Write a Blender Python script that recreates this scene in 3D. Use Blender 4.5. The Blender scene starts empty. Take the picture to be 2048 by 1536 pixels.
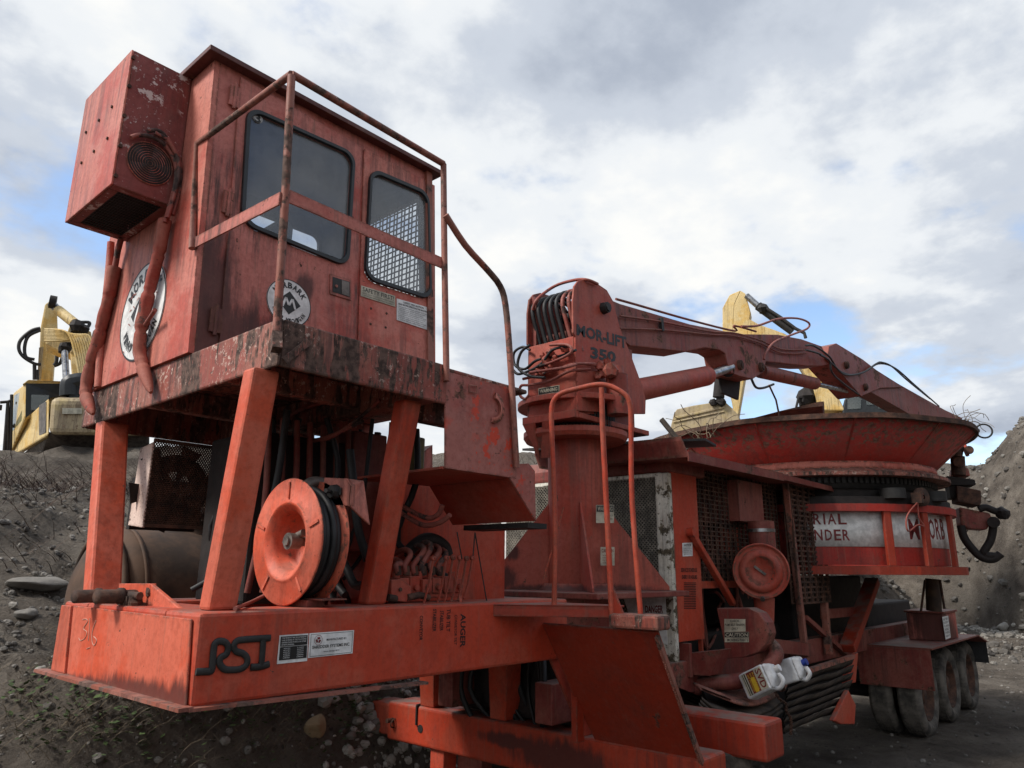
import bpy, bmesh, math, random
from mathutils import Vector, Matrix, noise
from mathutils.geometry import tessellate_polygon
random.seed(7)
R_ = math.radians
SC = bpy.context.scene
COL = SC.collection

# ---------------------------------------------------------------- camera
# machine frame: X = along the trailer to its rear, Y = across (away), Z = up
RX = Vector((0.66213, -0.18932, -0.72508)); RY = Vector((-0.74935, -0.15822, -0.64299)); RZ = Vector((0.00701, 0.96908, -0.24663))
CAM = Vector((-1.384, -2.789, 1.9))
FPX = 1463.0
cam = bpy.data.objects.new('camera', bpy.data.cameras.new('camera'))
COL.objects.link(cam)
m3 = Matrix((RX, RY, RZ))
cam.matrix_world = Matrix.Translation(CAM) @ m3.to_4x4()
cam.data.sensor_width = 36.0
cam.data.lens = 36.0 * FPX / 2048.0
cam.data.clip_start = 0.05; cam.data.clip_end = 2000
SC.camera = cam

# ---------------------------------------------------------------- sky + sun
SUN_DIR = Vector((-0.62, 0.30, 0.72)).normalized()
W = bpy.data.worlds.new('World'); SC.world = W; W.use_nodes = True
nt = W.node_tree; nt.nodes.clear()
def wn(t, **k):
    n = nt.nodes.new(t)
    for a, b in k.items(): setattr(n, a, b)
    return n
out = wn('ShaderNodeOutputWorld'); bg = wn('ShaderNodeBackground'); bg.inputs[1].default_value = 0.145
sky = wn('ShaderNodeTexSky', sky_type='NISHITA'); sky.sun_disc = False
sky.sun_elevation = math.asin(SUN_DIR.z); sky.sun_rotation = math.atan2(SUN_DIR.x, SUN_DIR.y)
tc = wn('ShaderNodeTexCoord'); sep = wn('ShaderNodeSeparateXYZ'); nt.links.new(tc.outputs['Generated'], sep.inputs[0])
def wmath(op, a, b=None, clamp=False):
    n = wn('ShaderNodeMath', operation=op); n.use_clamp = clamp
    for i, v in enumerate((a, b)):
        if v is None: continue
        if isinstance(v, (int, float)): n.inputs[i].default_value = v
        else: nt.links.new(v, n.inputs[i])
    return n.outputs[0]
zz = wmath('ADD', wmath('MAXIMUM', sep.outputs[2], 0.0), 0.22)
cmb = wn('ShaderNodeCombineXYZ')
nt.links.new(wmath('DIVIDE', sep.outputs[0], zz), cmb.inputs[0]); nt.links.new(wmath('DIVIDE', sep.outputs[1], zz), cmb.inputs[1])
cmb.inputs[2].default_value = 3.7
def wnoise(scale, detail, rough, off):
    mp = wn('ShaderNodeMapping'); mp.inputs[1].default_value = off
    nt.links.new(cmb.outputs[0], mp.inputs[0])
    n = wn('ShaderNodeTexNoise'); n.inputs['Scale'].default_value = scale; n.inputs['Detail'].default_value = detail
    n.inputs['Roughness'].default_value = rough; nt.links.new(mp.outputs[0], n.inputs['Vector'])
    return n.outputs[0]
def wramp(src, stops):
    r = wn('ShaderNodeValToRGB'); e = r.color_ramp.elements
    while len(e) < len(stops): e.new(0.5)
    for el, (p, c) in zip(e, stops): el.position = p; el.color = (*c, 1) if len(c) == 3 else c
    r.color_ramp.interpolation = 'EASE'
    nt.links.new(src, r.inputs[0]); return r.outputs[0]
big = wnoise(1.15, 9, 0.55, (9.5, 0.4, 0)); fine = wnoise(1.55, 10, 0.57, (3.4, 10.5, 2))
mask = wramp(big, [(0.375, (0, 0, 0)), (0.465, (1, 1, 1))])
shade = wramp(wmath('ADD', wmath('MULTIPLY', fine, 0.6), wmath('MULTIPLY', big, 0.4)), [(0.39, (2.1, 2.35, 2.8)), (0.47, (3.0, 3.25, 3.65)), (0.53, (4.2, 4.35, 4.5)), (0.59, (4.8, 4.8, 4.7))])
mx = wn('ShaderNodeMix', data_type='RGBA')
nt.links.new(mask, mx.inputs[0]); nt.links.new(shade, mx.inputs[7])
sk2 = wn('ShaderNodeMix', data_type='RGBA', blend_type='MULTIPLY'); sk2.inputs[0].default_value = 1
sk2.inputs[7].default_value = (1.15, 1.15, 1.15, 1); nt.links.new(sky.outputs[0], sk2.inputs[6])
nt.links.new(sk2.outputs[2], mx.inputs[6]); nt.links.new(mx.outputs[2], bg.inputs[0]); nt.links.new(bg.outputs[0], out.inputs[0])
sun = bpy.data.objects.new('sun', bpy.data.lights.new('sun', 'SUN')); COL.objects.link(sun)
sun.data.energy = 3.0; sun.data.angle = R_(14); sun.data.color = (1.0, 0.95, 0.88)
sun.rotation_euler = SUN_DIR.to_track_quat('Z', 'Y').to_euler(); sun.location = (0, 0, 30)
SC.view_settings.view_transform = 'Standard'; SC.view_settings.look = 'None'
SC.view_settings.exposure = 0.52; SC.view_settings.gamma = 1.0

# ---------------------------------------------------------------- pixel -> point on a real plane
def ray(px, py):
    v = Vector((px - 1024.0, -(py - 768.0), -FPX)); return Vector((RX.dot(v), RY.dot(v), RZ.dot(v)))
def PN(px, py, p, n):
    r = ray(px, py); n = Vector(n); t = (Vector(p) - CAM).dot(n) / r.dot(n); return CAM + r * t
def PX(px, py, x): return PN(px, py, (x, 0, 0), (1, 0, 0))
def PY(px, py, y): return PN(px, py, (0, y, 0), (0, 1, 0))
def PZ(px, py, z): return PN(px, py, (0, 0, z), (0, 0, 1))

# ---------------------------------------------------------------- mesh builder
def V(*a): return Vector(a) if len(a) > 1 else Vector(a[0])
class MB:
    def __init__(s): s.v = []; s.f = []; s.m = []; s.sm = []; s.mi = 0; s.smooth = False
    def add(s, vs, fs, smooth=None):
        b = len(s.v); s.v += [Vector(x) for x in vs]
        for f in fs: s.f.append([b + i for i in f]); s.m.append(s.mi); s.sm.append(s.smooth if smooth is None else smooth)
        return s
    def hexa(s, p):   # p: 4 bottom ccw, 4 top
        return s.add(p, [(3, 2, 1, 0), (4, 5, 6, 7), (0, 1, 5, 4), (1, 2, 6, 5), (2, 3, 7, 6), (3, 0, 4, 7)])
    def box(s, x0, x1, y0, y1, z0, z1):
        return s.hexa([(x0, y0, z0), (x1, y0, z0), (x1, y1, z0), (x0, y1, z0), (x0, y0, z1), (x1, y0, z1), (x1, y1, z1), (x0, y1, z1)])
    def bar(s, a, b, w, h, up=(0, 0, 1)):
        a = V(a); b = V(b); d = (b - a).normalized(); up = V(up)
        if abs(d.dot(up)) > 0.98: up = V(1, 0, 0)
        u = d.cross(up).normalized() * w / 2; v = u.normalized().cross(d).normalized() * h / 2
        return s.hexa([a - u - v, a + u - v, b + u - v, b - u - v, a - u + v, a + u + v, b + u + v, b - u + v])
    def prism(s, poly, ex):
        poly = [V(p) for p in poly]; ex = V(ex); n = len(poly)
        tri = tessellate_polygon([poly]); vs = poly + [p + ex for p in poly]
        fs = [tuple(t) for t in tri] + [tuple(i + n for i in reversed(t)) for t in tri]
        fs += [(i, (i + 1) % n, (i + 1) % n + n, i + n) for i in range(n)]
        return s.add(vs, fs)
    def plate(s, outer, holes, ex):
        loops = [[V(p) for p in outer]] + [[V(p) for p in h] for h in holes]; ex = V(ex)
        flat = [p for l in loops for p in l]; n = len(flat); tri = tessellate_polygon(loops)
        fs = [tuple(t) for t in tri] + [tuple(i + n for i in reversed(t)) for t in tri]
        b = 0
        for l in loops:
            k = len(l); fs += [(b + i, b + (i + 1) % k, b + (i + 1) % k + n, b + i + n) for i in range(k)]; b += k
        return s.add(flat + [p + ex for p in flat], fs)
    def cyl(s, a, b, r0, r1=None, n=16, cap=True):
        r1 = r0 if r1 is None else r1; a = V(a); b = V(b); d = (b - a).normalized()
        u = d.orthogonal().normalized(); w = d.cross(u); vs = []
        for c, r in ((a, r0), (b, r1)):
            for i in range(n):
                t = 2 * math.pi * i / n; vs.append(c + u * math.cos(t) * r + w * math.sin(t) * r)
        s.add(vs, [(i, (i + 1) % n, (i + 1) % n + n, i + n) for i in range(n)], True)
        if cap: s.add(vs, [tuple(reversed(range(n))), tuple(range(n, 2 * n))], False)
        return s
    def tube(s, pts, r, n=8, closed=False, smooth_=0, taper=None):
        pts = [V(p) for p in pts]
        if smooth_: pts = spline(pts, smooth_, closed)
        N = len(pts); vs = []; u = None
        for i, p in enumerate(pts):
            a = pts[i - 1] if (i or closed) else p; b = pts[(i + 1) % N] if (i < N - 1 or closed) else p
            d = (b - a).normalized()
            if u is None: u = d.orthogonal().normalized()
            u = (u - d * u.dot(d)).normalized(); w = d.cross(u)
            rr = r if taper is None else r * taper(i / (N - 1))
            for k in range(n):
                t = 2 * math.pi * k / n; vs.append(p + u * math.cos(t) * rr + w * math.sin(t) * rr)
        fs = []
        for i in range(N if closed else N - 1):
            j = (i + 1) % N
            fs += [(i * n + k, i * n + (k + 1) % n, j * n + (k + 1) % n, j * n + k) for k in range(n)]
        s.add(vs, fs, True)
        if not closed: s.add([vs[k] for k in range(n)] + [vs[(N - 1) * n + k] for k in range(n)], [tuple(reversed(range(n))), tuple(range(n, 2 * n))], False)
        return s
    def lathe(s, prof, o, ax=(0, 0, 1), n=48, a0=0, a1=360, sm=True, ref=None):
        o = V(o); ax = V(ax).normalized(); u = (V(ref) if ref else ax.orthogonal()).normalized(); w = ax.cross(u)
        full = abs(a1 - a0) >= 360; cnt = n if full else n + 1; vs = []
        for i in range(cnt):
            t = R_(a0 + (a1 - a0) * i / n)
            for (h, r) in prof: vs.append(o + ax * h + (u * math.cos(t) + w * math.sin(t)) * r)
        k = len(prof); fs = []
        for i in range(n):
            j = (i + 1) % cnt
            fs += [(i * k + q, j * k + q, j * k + q + 1, i * k + q + 1) for q in range(k - 1)]
        return s.add(vs, fs, sm)
    def ball(s, c, r, seg=10, jit=0, sx=1, sy=1, sz=1):
        c = V(c); vs = []; fs = []; rings = max(4, seg // 2)
        for i in range(rings + 1):
            ph = math.pi * i / rings
            for j in range(seg):
                th = 2 * math.pi * j / seg; d = V(math.sin(ph) * math.cos(th), math.sin(ph) * math.sin(th), math.cos(ph))
                k = 1 + (noise.noise(d * 1.7 + c * 3.1) * jit if jit else 0)
                vs.append(c + V(d.x * sx, d.y * sy, d.z * sz) * r * k)
        for i in range(rings):
            for j in range(seg): fs.append((i * seg + j, (i + 1) * seg + j, (i + 1) * seg + (j + 1) % seg, i * seg + (j + 1) % seg))
        return s.add(vs, fs, not jit)
    def mesh_grid(s, q, nu, nv, r, ex=None, diag=False):
        """woven / expanded wire lattice over a quad q = TL, TR, BR, BL"""
        q = [V(p) for p in q]; nrm = (q[1] - q[0]).cross(q[3] - q[0]).normalized()
        B = lambda a, b: (q[0] * (1 - a) + q[1] * a) * (1 - b) + (q[3] * (1 - a) + q[2] * a) * b
        if not diag:
            for i in range(nu + 1):
                a = i / nu; off = nrm * r * (1 if i % 2 else -1); s.bar(B(a, 0) + off * 0.4, B(a, 1) + off * 0.4, r, r, nrm)
            for j in range(nv + 1):
                b = j / nv; s.bar(B(0, b), B(1, b), r, r, nrm)
        else:
            for sgn in (1, -1):
                for k in range(-nv, nu + 1):
                    # line a = (k + t)/nu, b = t/nv
                    t0 = max(0, -k); t1 = min(nv, nu - k)
                    if t1 <= t0: continue
                    a0, a1 = (k + t0) / nu, (k + t1) / nu
                    if sgn < 0: a0, a1 = 1 - a0, 1 - a1
                    s.bar(B(a0, t0 / nv), B(a1, t1 / nv), r * 0.7, r, nrm)
        return s
    def build(s, name, mats, parent=None, bevel=0, local=False, seg=2, sub=None):
        if not isinstance(mats, (list, tuple)): mats = [mats]
        off = Vector((0, 0, 0))
        if parent is not None and not local: off = ORG.get(parent.name, Vector((0, 0, 0)))
        me = bpy.data.meshes.new(name); me.from_pydata([v - off for v in s.v], [], s.f)
        for i, p in enumerate(me.polygons): p.material_index = min(s.m[i], len(mats) - 1); p.use_smooth = s.sm[i]
        for m in mats: me.materials.append(m)
        bm = bmesh.new(); bm.from_mesh(me); bmesh.ops.recalc_face_normals(bm, faces=bm.faces); bm.to_mesh(me); bm.free()
        o = bpy.data.objects.new(name, me); COL.objects.link(o)
        if parent is not None: o.parent = parent; ORG[o.name] = off
        if bevel:
            b = o.modifiers.new('bevel', 'BEVEL'); b.width = bevel; b.segments = seg; b.limit_method = 'ANGLE'; b.angle_limit = R_(35)
        return o
ORG = {}
def spline(pts, k, closed=False):
    n = len(pts); o = []
    rng = range(n) if closed else range(n - 1)
    for i in rng:
        g = (lambda j: pts[j % n]) if closed else (lambda j: pts[max(0, min(n - 1, j))])
        p0, p1, p2, p3 = g(i - 1), g(i), g(i + 1), g(i + 2)
        for t in range(k):
            t /= k
            o.append(0.5 * ((2 * p1) + (p2 - p0) * t + (2 * p0 - 5 * p1 + 4 * p2 - p3) * t * t + (3 * p1 - p0 - 3 * p2 + p3) * t ** 3))
    if not closed: o.append(pts[-1])
    return o
def tag(o, label=None, cat=None, group=None, kind=None):
    if label: o['label'] = label
    if cat: o['category'] = cat
    if group: o['group'] = group
    if kind: o['kind'] = kind
    return o
def empty(name, loc, parent=None, rz=0):
    o = bpy.data.objects.new(name, None); COL.objects.link(o); o.empty_display_size = 0.2
    base = ORG.get(parent.name, V(0, 0, 0)) if parent is not None else V(0, 0, 0)
    o.location = V(loc) - base; o.rotation_euler = (0, 0, rz)
    if parent is not None: o.parent = parent
    ORG[o.name] = V(loc); return o
def copy_tree(o, parent=None):
    c = o.copy(); COL.objects.link(c)
    if parent is not None: c.parent = parent
    for ch in list(o.children): copy_tree(ch, c)
    return c
def text_mesh(s, bold=0.0):
    cu = bpy.data.curves.new('t', 'FONT'); cu.body = s; cu.size = 1; cu.offset = bold; cu.resolution_u = 2
    ob = bpy.data.objects.new('t', cu); COL.objects.link(ob)
    dg = bpy.context.evaluated_depsgraph_get(); me = bpy.data.meshes.new_from_object(ob.evaluated_get(dg))
    vs = [(v.co.x, v.co.y) for v in me.vertices]; fs = [tuple(p.vertices) for p in me.polygons]
    bpy.data.objects.remove(ob); bpy.data.meshes.remove(me); bpy.data.curves.remove(cu); return vs, fs
def quad_text(mb, s, q, a0, a1, b0, b1, eps=0.003, bold=0.0, flip=1):
    """fit text into the region a0..a1 (along), b0..b1 (down) of quad q = TL, TR, BR, BL"""
    vs, fs = text_mesh(s, bold)
    if not vs: return
    x0 = min(v[0] for v in vs); x1 = max(v[0] for v in vs); y0 = min(v[1] for v in vs); y1 = max(v[1] for v in vs)
    q = [V(p) for p in q]; n = (q[1] - q[0]).cross(q[3] - q[0]).normalized() * -flip
    if n.dot(CAM - q[0]) < 0: n = -n
    pts = []
    for x, y in vs:
        a = a0 + (a1 - a0) * (x - x0) / max(1e-6, x1 - x0); b = b1 + (b0 - b1) * (y - y0) / max(1e-6, y1 - y0)
        pts.append((q[0] * (1 - a) + q[1] * a) * (1 - b) + (q[3] * (1 - a) + q[2] * a) * b + n * eps)
    mb.add(pts, fs)
def quad_rect(mb, q, a0, a1, b0, b1, eps):
    q = [V(p) for p in q]; n = (q[1] - q[0]).cross(q[3] - q[0]).normalized()
    if n.dot(CAM - q[0]) < 0: n = -n
    B = lambda a, b: (q[0] * (1 - a) + q[1] * a) * (1 - b) + (q[3] * (1 - a) + q[2] * a) * b + n * eps
    mb.add([B(a0, b0), B(a1, b0), B(a1, b1), B(a0, b1)], [(0, 1, 2, 3)])
def quad_plate(mb, q, th=0.002):
    q = [V(p) for p in q]; n = (q[1] - q[0]).cross(q[3] - q[0]).normalized()
    if n.dot(CAM - q[0]) < 0: n = -n
    mb.hexa([p + n * 0.001 for p in q] + [p + n * (0.001 + th) for p in q])

# ---------------------------------------------------------------- materials
def new_mat(name):
    m = bpy.data.materials.new(name); m.use_nodes = True; t = m.node_tree; t.nodes.clear()
    o = t.nodes.new('ShaderNodeOutputMaterial'); b = t.nodes.new('ShaderNodeBsdfPrincipled'); t.links.new(b.outputs[0], o.inputs[0])
    return m, t, b
class NT:
    def __init__(s, t):
        s.t = t; s.tc = t.nodes.new('ShaderNodeTexCoord'); s.co = s.tc.outputs['Object']
    def n(s, ty, **k):
        x = s.t.nodes.new(ty)
        for a, b in k.items(): setattr(x, a, b)
        return x
    def L(s, a, b): s.t.links.new(a, b)
    def put(s, inp, v):
        if v is None: return
        if hasattr(v, 'links') or hasattr(v, 'is_linked'): s.L(v, inp)
        else: inp.default_value = v if not (isinstance(v, tuple) and len(v) == 3 and inp.type == 'RGBA') else (*v, 1)
    def noise(s, scale, detail=4, rough=0.55, stretch=None, off=None, dist=0):
        x = s.n('ShaderNodeTexNoise'); x.inputs['Scale'].default_value = scale; x.inputs['Detail'].default_value = detail
        x.inputs['Roughness'].default_value = rough; x.inputs['Distortion'].default_value = dist
        if stretch or off:
            mp = s.n('ShaderNodeMapping'); mp.inputs[3].default_value = stretch or (1, 1, 1); mp.inputs[1].default_value = off or (0, 0, 0)
            s.L(s.co, mp.inputs[0]); s.L(mp.outputs[0], x.inputs['Vector'])
        else: s.L(s.co, x.inputs['Vector'])
        return x.outputs[0]
    def voro(s, scale, feature='F1', out='Distance'):
        x = s.n('ShaderNodeTexVoronoi', feature=feature); x.inputs['Scale'].default_value = scale; s.L(s.co, x.inputs['Vector']); return x.outputs[out]
    def step(s, src, lo, hi):
        x = s.n('ShaderNodeMapRange'); x.interpolation_type = 'SMOOTHSTEP'
        s.L(src, x.inputs[0]); x.inputs[1].default_value = lo; x.inputs[2].default_value = hi; return x.outputs[0]
    def math(s, op, a, b=None, clamp=False):
        x = s.n('ShaderNodeMath', operation=op); x.use_clamp = clamp; s.put(x.inputs[0], a); s.put(x.inputs[1], b); return x.outputs[0]
    def mix(s, f, a, b, mode='MIX'):
        x = s.n('ShaderNodeMix', data_type='RGBA', blend_type=mode); s.put(x.inputs[0], f); s.put(x.inputs[6], a); s.put(x.inputs[7], b); return x.outputs[2]
    def ramp(s, src, stops):
        r = s.n('ShaderNodeValToRGB'); e = r.color_ramp.elements
        while len(e) < len(stops): e.new(0.5)
        for el, (p, c) in zip(e, stops): el.position = p; el.color = (*c, 1)
        s.L(src, r.inputs[0]); return r.outputs[0]
    def bump(s, h, st, dist=0.01, prev=None):
        b = s.n('ShaderNodeBump'); b.inputs['Strength'].default_value = st; b.inputs['Distance'].default_value = dist; s.L(h, b.inputs['Height'])
        if prev is not None: s.L(prev, b.inputs['Normal'])
        return b.outputs[0]
def paint(name, fresh, faded, fade=0.4, rust=0.25, streak=0.35, chips=0.2, dust=0.35, rough=0.5, under=(0.20, 0.105, 0.075), rustc=(0.055, 0.026, 0.018), edge=0.6, pale=None, seed=0, vert=None, psc=34, stain=()):
    m, t, b = new_mat(name); N = NT(t); o = (seed * 3.1, seed * 1.7, seed * 0.9)
    f1 = N.noise(2.2, 9, 0.68, off=o)
    col = N.mix(N.step(f1, 0.58 - fade * 0.35, 0.66 - fade * 0.25), fresh, faded)
    # chalky sun-bleached bloom, fine mottling and dark grime in the pores
    col = N.mix(N.math('MULTIPLY', N.step(N.noise(6.5, 8, 0.72, off=(o[1], 1, 8)), 0.48, 0.66), fade * 0.75), col, tuple(min(1, f * 1.10 + 0.035) for f in faded))
    col = N.mix(N.math('MULTIPLY', N.step(N.noise(38, 5, 0.75), 0.42, 0.68), 0.42), col, tuple(c * 0.55 for c in fresh))
    # vertical run-off streaks
    st = N.noise(3.4, 7, 0.72, stretch=(5.5, 5.5, 0.30), off=o)
    gm = N.step(N.noise(1.3, 4, 0.6, off=(o[2], 5, 3)), 0.38, 0.62)
    col = N.mix(N.math('MULTIPLY', N.math('MULTIPLY', N.step(st, 0.44, 0.62), gm), streak), col, (0.060, 0.028, 0.024))
    st2 = N.noise(6.0, 5, 0.7, stretch=(6, 6, 0.25), off=(o[1], 3, 1))
    col = N.mix(N.math('MULTIPLY', N.step(st2, 0.54, 0.68), streak * 0.6), col, under)
    if pale:
        pw = N.math('MULTIPLY', N.step(N.noise(psc, 6, 0.66 if psc < 20 else 0.72, off=(5, 1, 2)), 0.56, 0.59), N.step(N.noise(2.5, 3, 0.6, off=(9, 1, 2)), 0.42, 0.56))
        col = N.mix(pw, col, pale)
    # stains that belong to the metal: (centre, radii) in the part's own space
    stm = None
    for (cx_, cy_, cz_), (rx_, ry_, rz_) in stain:
        mp = N.n('ShaderNodeMapping'); mp.vector_type = 'TEXTURE'; mp.inputs[1].default_value = (cx_, cy_, cz_); mp.inputs[3].default_value = (rx_, ry_, rz_); N.L(N.co, mp.inputs[0])
        ln = N.n('ShaderNodeVectorMath', operation='LENGTH'); N.L(mp.outputs[0], ln.inputs[0])
        d_ = N.math('ADD', ln.outputs['Value'], N.math('MULTIPLY', N.noise(7, 7, 0.7, stretch=(2.5, 2.5, 0.6)), 1.5)); k_ = N.math('SUBTRACT', 1.0, N.step(d_, 1.35, 1.95))
        stm = k_ if stm is None else N.math('MAXIMUM', stm, k_)
    if stm is not None: col = N.mix(N.math('MULTIPLY', stm, 0.85), col, (0.050, 0.018, 0.016))
    # rust patches, spots
    big = N.noise(2.1, 10, 0.70, off=(o[2] + 7, 2, 1), stretch=vert); med = N.noise(11, 6, 0.65, off=(1, o[0], 4), stretch=vert)
    s = N.math('ADD', N.math('MULTIPLY', big, 0.65), N.math('MULTIPLY', med, 0.35))
    th = 0.66 - rust * 0.22
    rm = N.step(s, th, th + 0.035)
    sp = N.step(N.noise(75, 2, 0.5, off=o), 0.76 - chips * 0.1, 0.79 - chips * 0.1)
    sp = N.math('MULTIPLY', sp, N.step(N.noise(3.3, 3, 0.5, off=(2, o[1], 0)), 0.42, 0.6))
    rm = N.math('MAXIMUM', rm, sp)
    ch = N.math('MULTIPLY', N.step(N.noise(24, 4, 0.62, off=(o[1], 4, o[0])), 0.715 - chips * 0.07, 0.73 - chips * 0.07), N.step(N.noise(2.4, 4, 0.6, off=(3, o[2], 6)), 0.40, 0.55))
    rm = N.math('MAXIMUM', rm, ch)
    geo = N.n('ShaderNodeNewGeometry')
    if edge:
        bv = N.n('ShaderNodeBevel', samples=3); bv.inputs[0].default_value = 0.020
        d = N.n('ShaderNodeVectorMath', operation='DOT_PRODUCT'); N.L(bv.outputs[0], d.inputs[0]); N.L(geo.outputs['True Normal'], d.inputs[1])
        e = N.math('SUBTRACT', 1.0, d.outputs['Value'])
        e = N.math('MULTIPLY', N.step(e, 0.03, 0.18), N.step(N.noise(14, 5, 0.7), 0.62 - edge * 0.25, 0.66 - edge * 0.2))
        rm = N.math('MAXIMUM', rm, e)
    rcol = N.mix(N.step(N.noise(28, 4, 0.6), 0.35, 0.65), rustc, tuple(min(1, c * 3.2) for c in rustc))
    col = N.mix(rm, col, rcol)
    if pale: col = N.mix(N.math('MULTIPLY', N.step(N.noise(46, 5, 0.7, off=(2, 7, 2)), 0.60, 0.63), N.step(N.noise(3.1, 4, 0.6, off=(1, 1, 7)), 0.45, 0.6)), col, pale)
    sx = N.n('ShaderNodeSeparateXYZ'); N.L(geo.outputs['Normal'], sx.inputs[0])
    up = N.math('MULTIPLY', N.step(sx.outputs[2], 0.5, 0.95), N.step(N.noise(7, 5, 0.6), 0.35, 0.65))
    col = N.mix(N.math('MULTIPLY', up, dust), col, (0.16, 0.13, 0.11))
    N.L(col, b.inputs['Base Color'])
    r = N.math('ADD', rough, N.math('MULTIPLY', rm, 0.3)); r = N.math('ADD', r, N.math('MULTIPLY', N.noise(9, 3), 0.16)); N.L(N.math('MINIMUM', r, 1.0), b.inputs['Roughness'])
    b.inputs['Specular IOR Level'].default_value = 0.35
    h = N.math('SUBTRACT', N.math('MULTIPLY', N.noise(55, 4, 0.7), 0.25), N.math('MULTIPLY', rm, 0.7))
    N.L(N.bump(h, 0.35, 0.006, N.bump(N.noise(3.2, 3), 0.25, 0.05)), b.inputs['Normal'])
    return m
def plain(name, c, rough=0.6, metal=0, var=0.25, bump=0.1, scale=12, dark=None, spec=0.4):
    m, t, b = new_mat(name); N = NT(t)
    d = dark or tuple(x * (1 - var) * 0.7 for x in c)
    col = N.mix(N.step(N.noise(scale, 6, 0.62), 0.35, 0.68), d, c)
    N.L(col, b.inputs['Base Color']); b.inputs['Metallic'].default_value = metal
    N.L(N.math('ADD', rough - 0.08, N.math('MULTIPLY', N.noise(scale * 2, 3), 0.2)), b.inputs['Roughness']); b.inputs['Specular IOR Level'].default_value = spec
    if bump: N.L(N.bump(N.noise(scale * 4, 4, 0.6), bump, 0.01), b.inputs['Normal'])
    return m
ORNG = (0.46, 0.062, 0.030); PINK = (0.44, 0.135, 0.105); RED = (0.36, 0.040, 0.022); MAROON = (0.15, 0.030, 0.026)
M = {}
M['bright'] = paint('paint_bright', (0.58, 0.088, 0.038), (0.58, 0.13, 0.075), fade=0.45, rust=0.05, streak=0.22, chips=0.35, dust=0.5, edge=0.45)
M['beam'] = paint('paint_beam', (0.46, 0.052, 0.022), (0.44, 0.080, 0.043), fade=0.35, rust=0.10, streak=0.35, chips=0.35, dust=0.75, edge=0.6, seed=1)
M['cab'] = paint('paint_cab', (0.48, 0.090, 0.062), (0.53, 0.175, 0.13), fade=0.6, rust=0.16, streak=0.55, chips=0.5, dust=0.5, edge=0.6, seed=2)
M['cabdark'] = paint('paint_cab_side', (0.42, 0.076, 0.055), (0.48, 0.155, 0.122), fade=0.6, rust=0.18, streak=1.0, chips=0.6, dust=0.5, edge=0.7, seed=5, stain=(((.05, 0, .25), (.20, .5, .55)), ((.25, 0, .05), (.45, .5, .30)), ((.62, 0, .52), (.06, .5, .10))))
M['nose'] = paint('paint_nose', (0.58, 0.088, 0.038), (0.58, 0.13, 0.075), fade=0.45, rust=0.06, streak=0.35, chips=0.4, dust=0.5, edge=0.6, stain=(((-4.0, -.35, 1.40), (.3, .62, .075)), ((-4.0, -.0, 1.39), (.3, .5, .05)), ((-4, -.62, 1.39), (.3, .14, .11))))
M['xbeam'] = paint('paint_cross_beam', (0.40, 0.040, 0.014), (0.36, 0.050, 0.022), fade=0.4, rust=0.14, streak=0.5, chips=0.6, dust=0.9, edge=0.8, seed=20, stain=(((0, -.25, .12), (.3, .42, .12)), ((0, .15, .16), (.3, .3, .05))))
M['column'] = paint('paint_column', (0.38, 0.054, 0.031), (0.36, 0.080, 0.052), fade=0.45, rust=0.16, streak=0.45, chips=0.5, edge=0.6, seed=7, stain=(((-.42, .42, .10), (.12, .14, .10)), ((-.36, .36, .30), (.06, .07, .06)), ((0, 0, .02), (.7, .7, .05))))
M['acside'] = paint('paint_grimy_side', (0.20, 0.034, 0.028), (0.24, 0.055, 0.045), fade=0.5, rust=0.30, streak=0.7, chips=0.6, edge=0.7, pale=(0.55, 0.45, 0.42), psc=9, seed=17)
M['stairp'] = paint('paint_stair_side', (0.34, 0.080, 0.062), (0.38, 0.135, 0.11), fade=0.6, rust=0.22, streak=0.5, chips=0.6, edge=0.6, seed=18, pale=(0.56, 0.060, 0.030), psc=6)
M['roofm'] = paint('paint_roof', (0.085, 0.022, 0.020), (0.12, 0.04, 0.035), fade=0.4, rust=0.5, streak=0.4, chips=0.6, edge=0.6, seed=19)
M['band'] = paint('paint_deck_edge', (0.28, 0.065, 0.045), (0.33, 0.12, 0.085), fade=0.4, rust=0.72, vert=(2.2, 2.2, 0.55), streak=0.8, chips=0.9, dust=0.5, edge=1.0, pale=(0.50, 0.36, 0.30), rustc=(0.040, 0.024, 0.019), seed=3)
M['rail'] = paint('paint_rail', (0.28, 0.085, 0.055), (0.30, 0.12, 0.09), fade=0.5, rust=0.66, streak=0.6, chips=0.7, rustc=(0.05, 0.030, 0.024), edge=0.2, seed=4)
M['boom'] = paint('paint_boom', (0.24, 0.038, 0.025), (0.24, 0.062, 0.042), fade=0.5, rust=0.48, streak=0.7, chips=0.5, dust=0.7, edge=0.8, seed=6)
M['turret'] = paint('paint_turret', (0.38, 0.054, 0.031), (0.36, 0.080, 0.052), fade=0.45, rust=0.16, streak=0.4, chips=0.45, edge=0.6, seed=7)
M['tub'] = paint('paint_tub', (0.34, 0.022, 0.014), (0.28, 0.032, 0.023), fade=0.3, rust=0.22, streak=0.5, chips=0.6, edge=0.5, seed=8)
M['deep'] = paint('paint_deep', (0.31, 0.030, 0.011), (0.27, 0.034, 0.016), fade=0.3, rust=0.10, streak=0.35, chips=0.35, dust=0.85, edge=0.8, seed=9)
M['maroon'] = paint('paint_maroon', (0.19, 0.034, 0.027), (0.24, 0.070, 0.052), fade=0.4, rust=0.45, streak=0.6, chips=0.6, dust=0.8, edge=0.8, seed=10)
M['peel'] = paint('paint_peeling_white', (0.66, 0.62, 0.52), (0.72, 0.70, 0.62), fade=0.5, rust=0.60, streak=0.5, chips=0.6, rustc=(0.05, 0.040, 0.026), under=(0.30, 0.15, 0.05), edge=0.9, seed=11)
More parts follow.
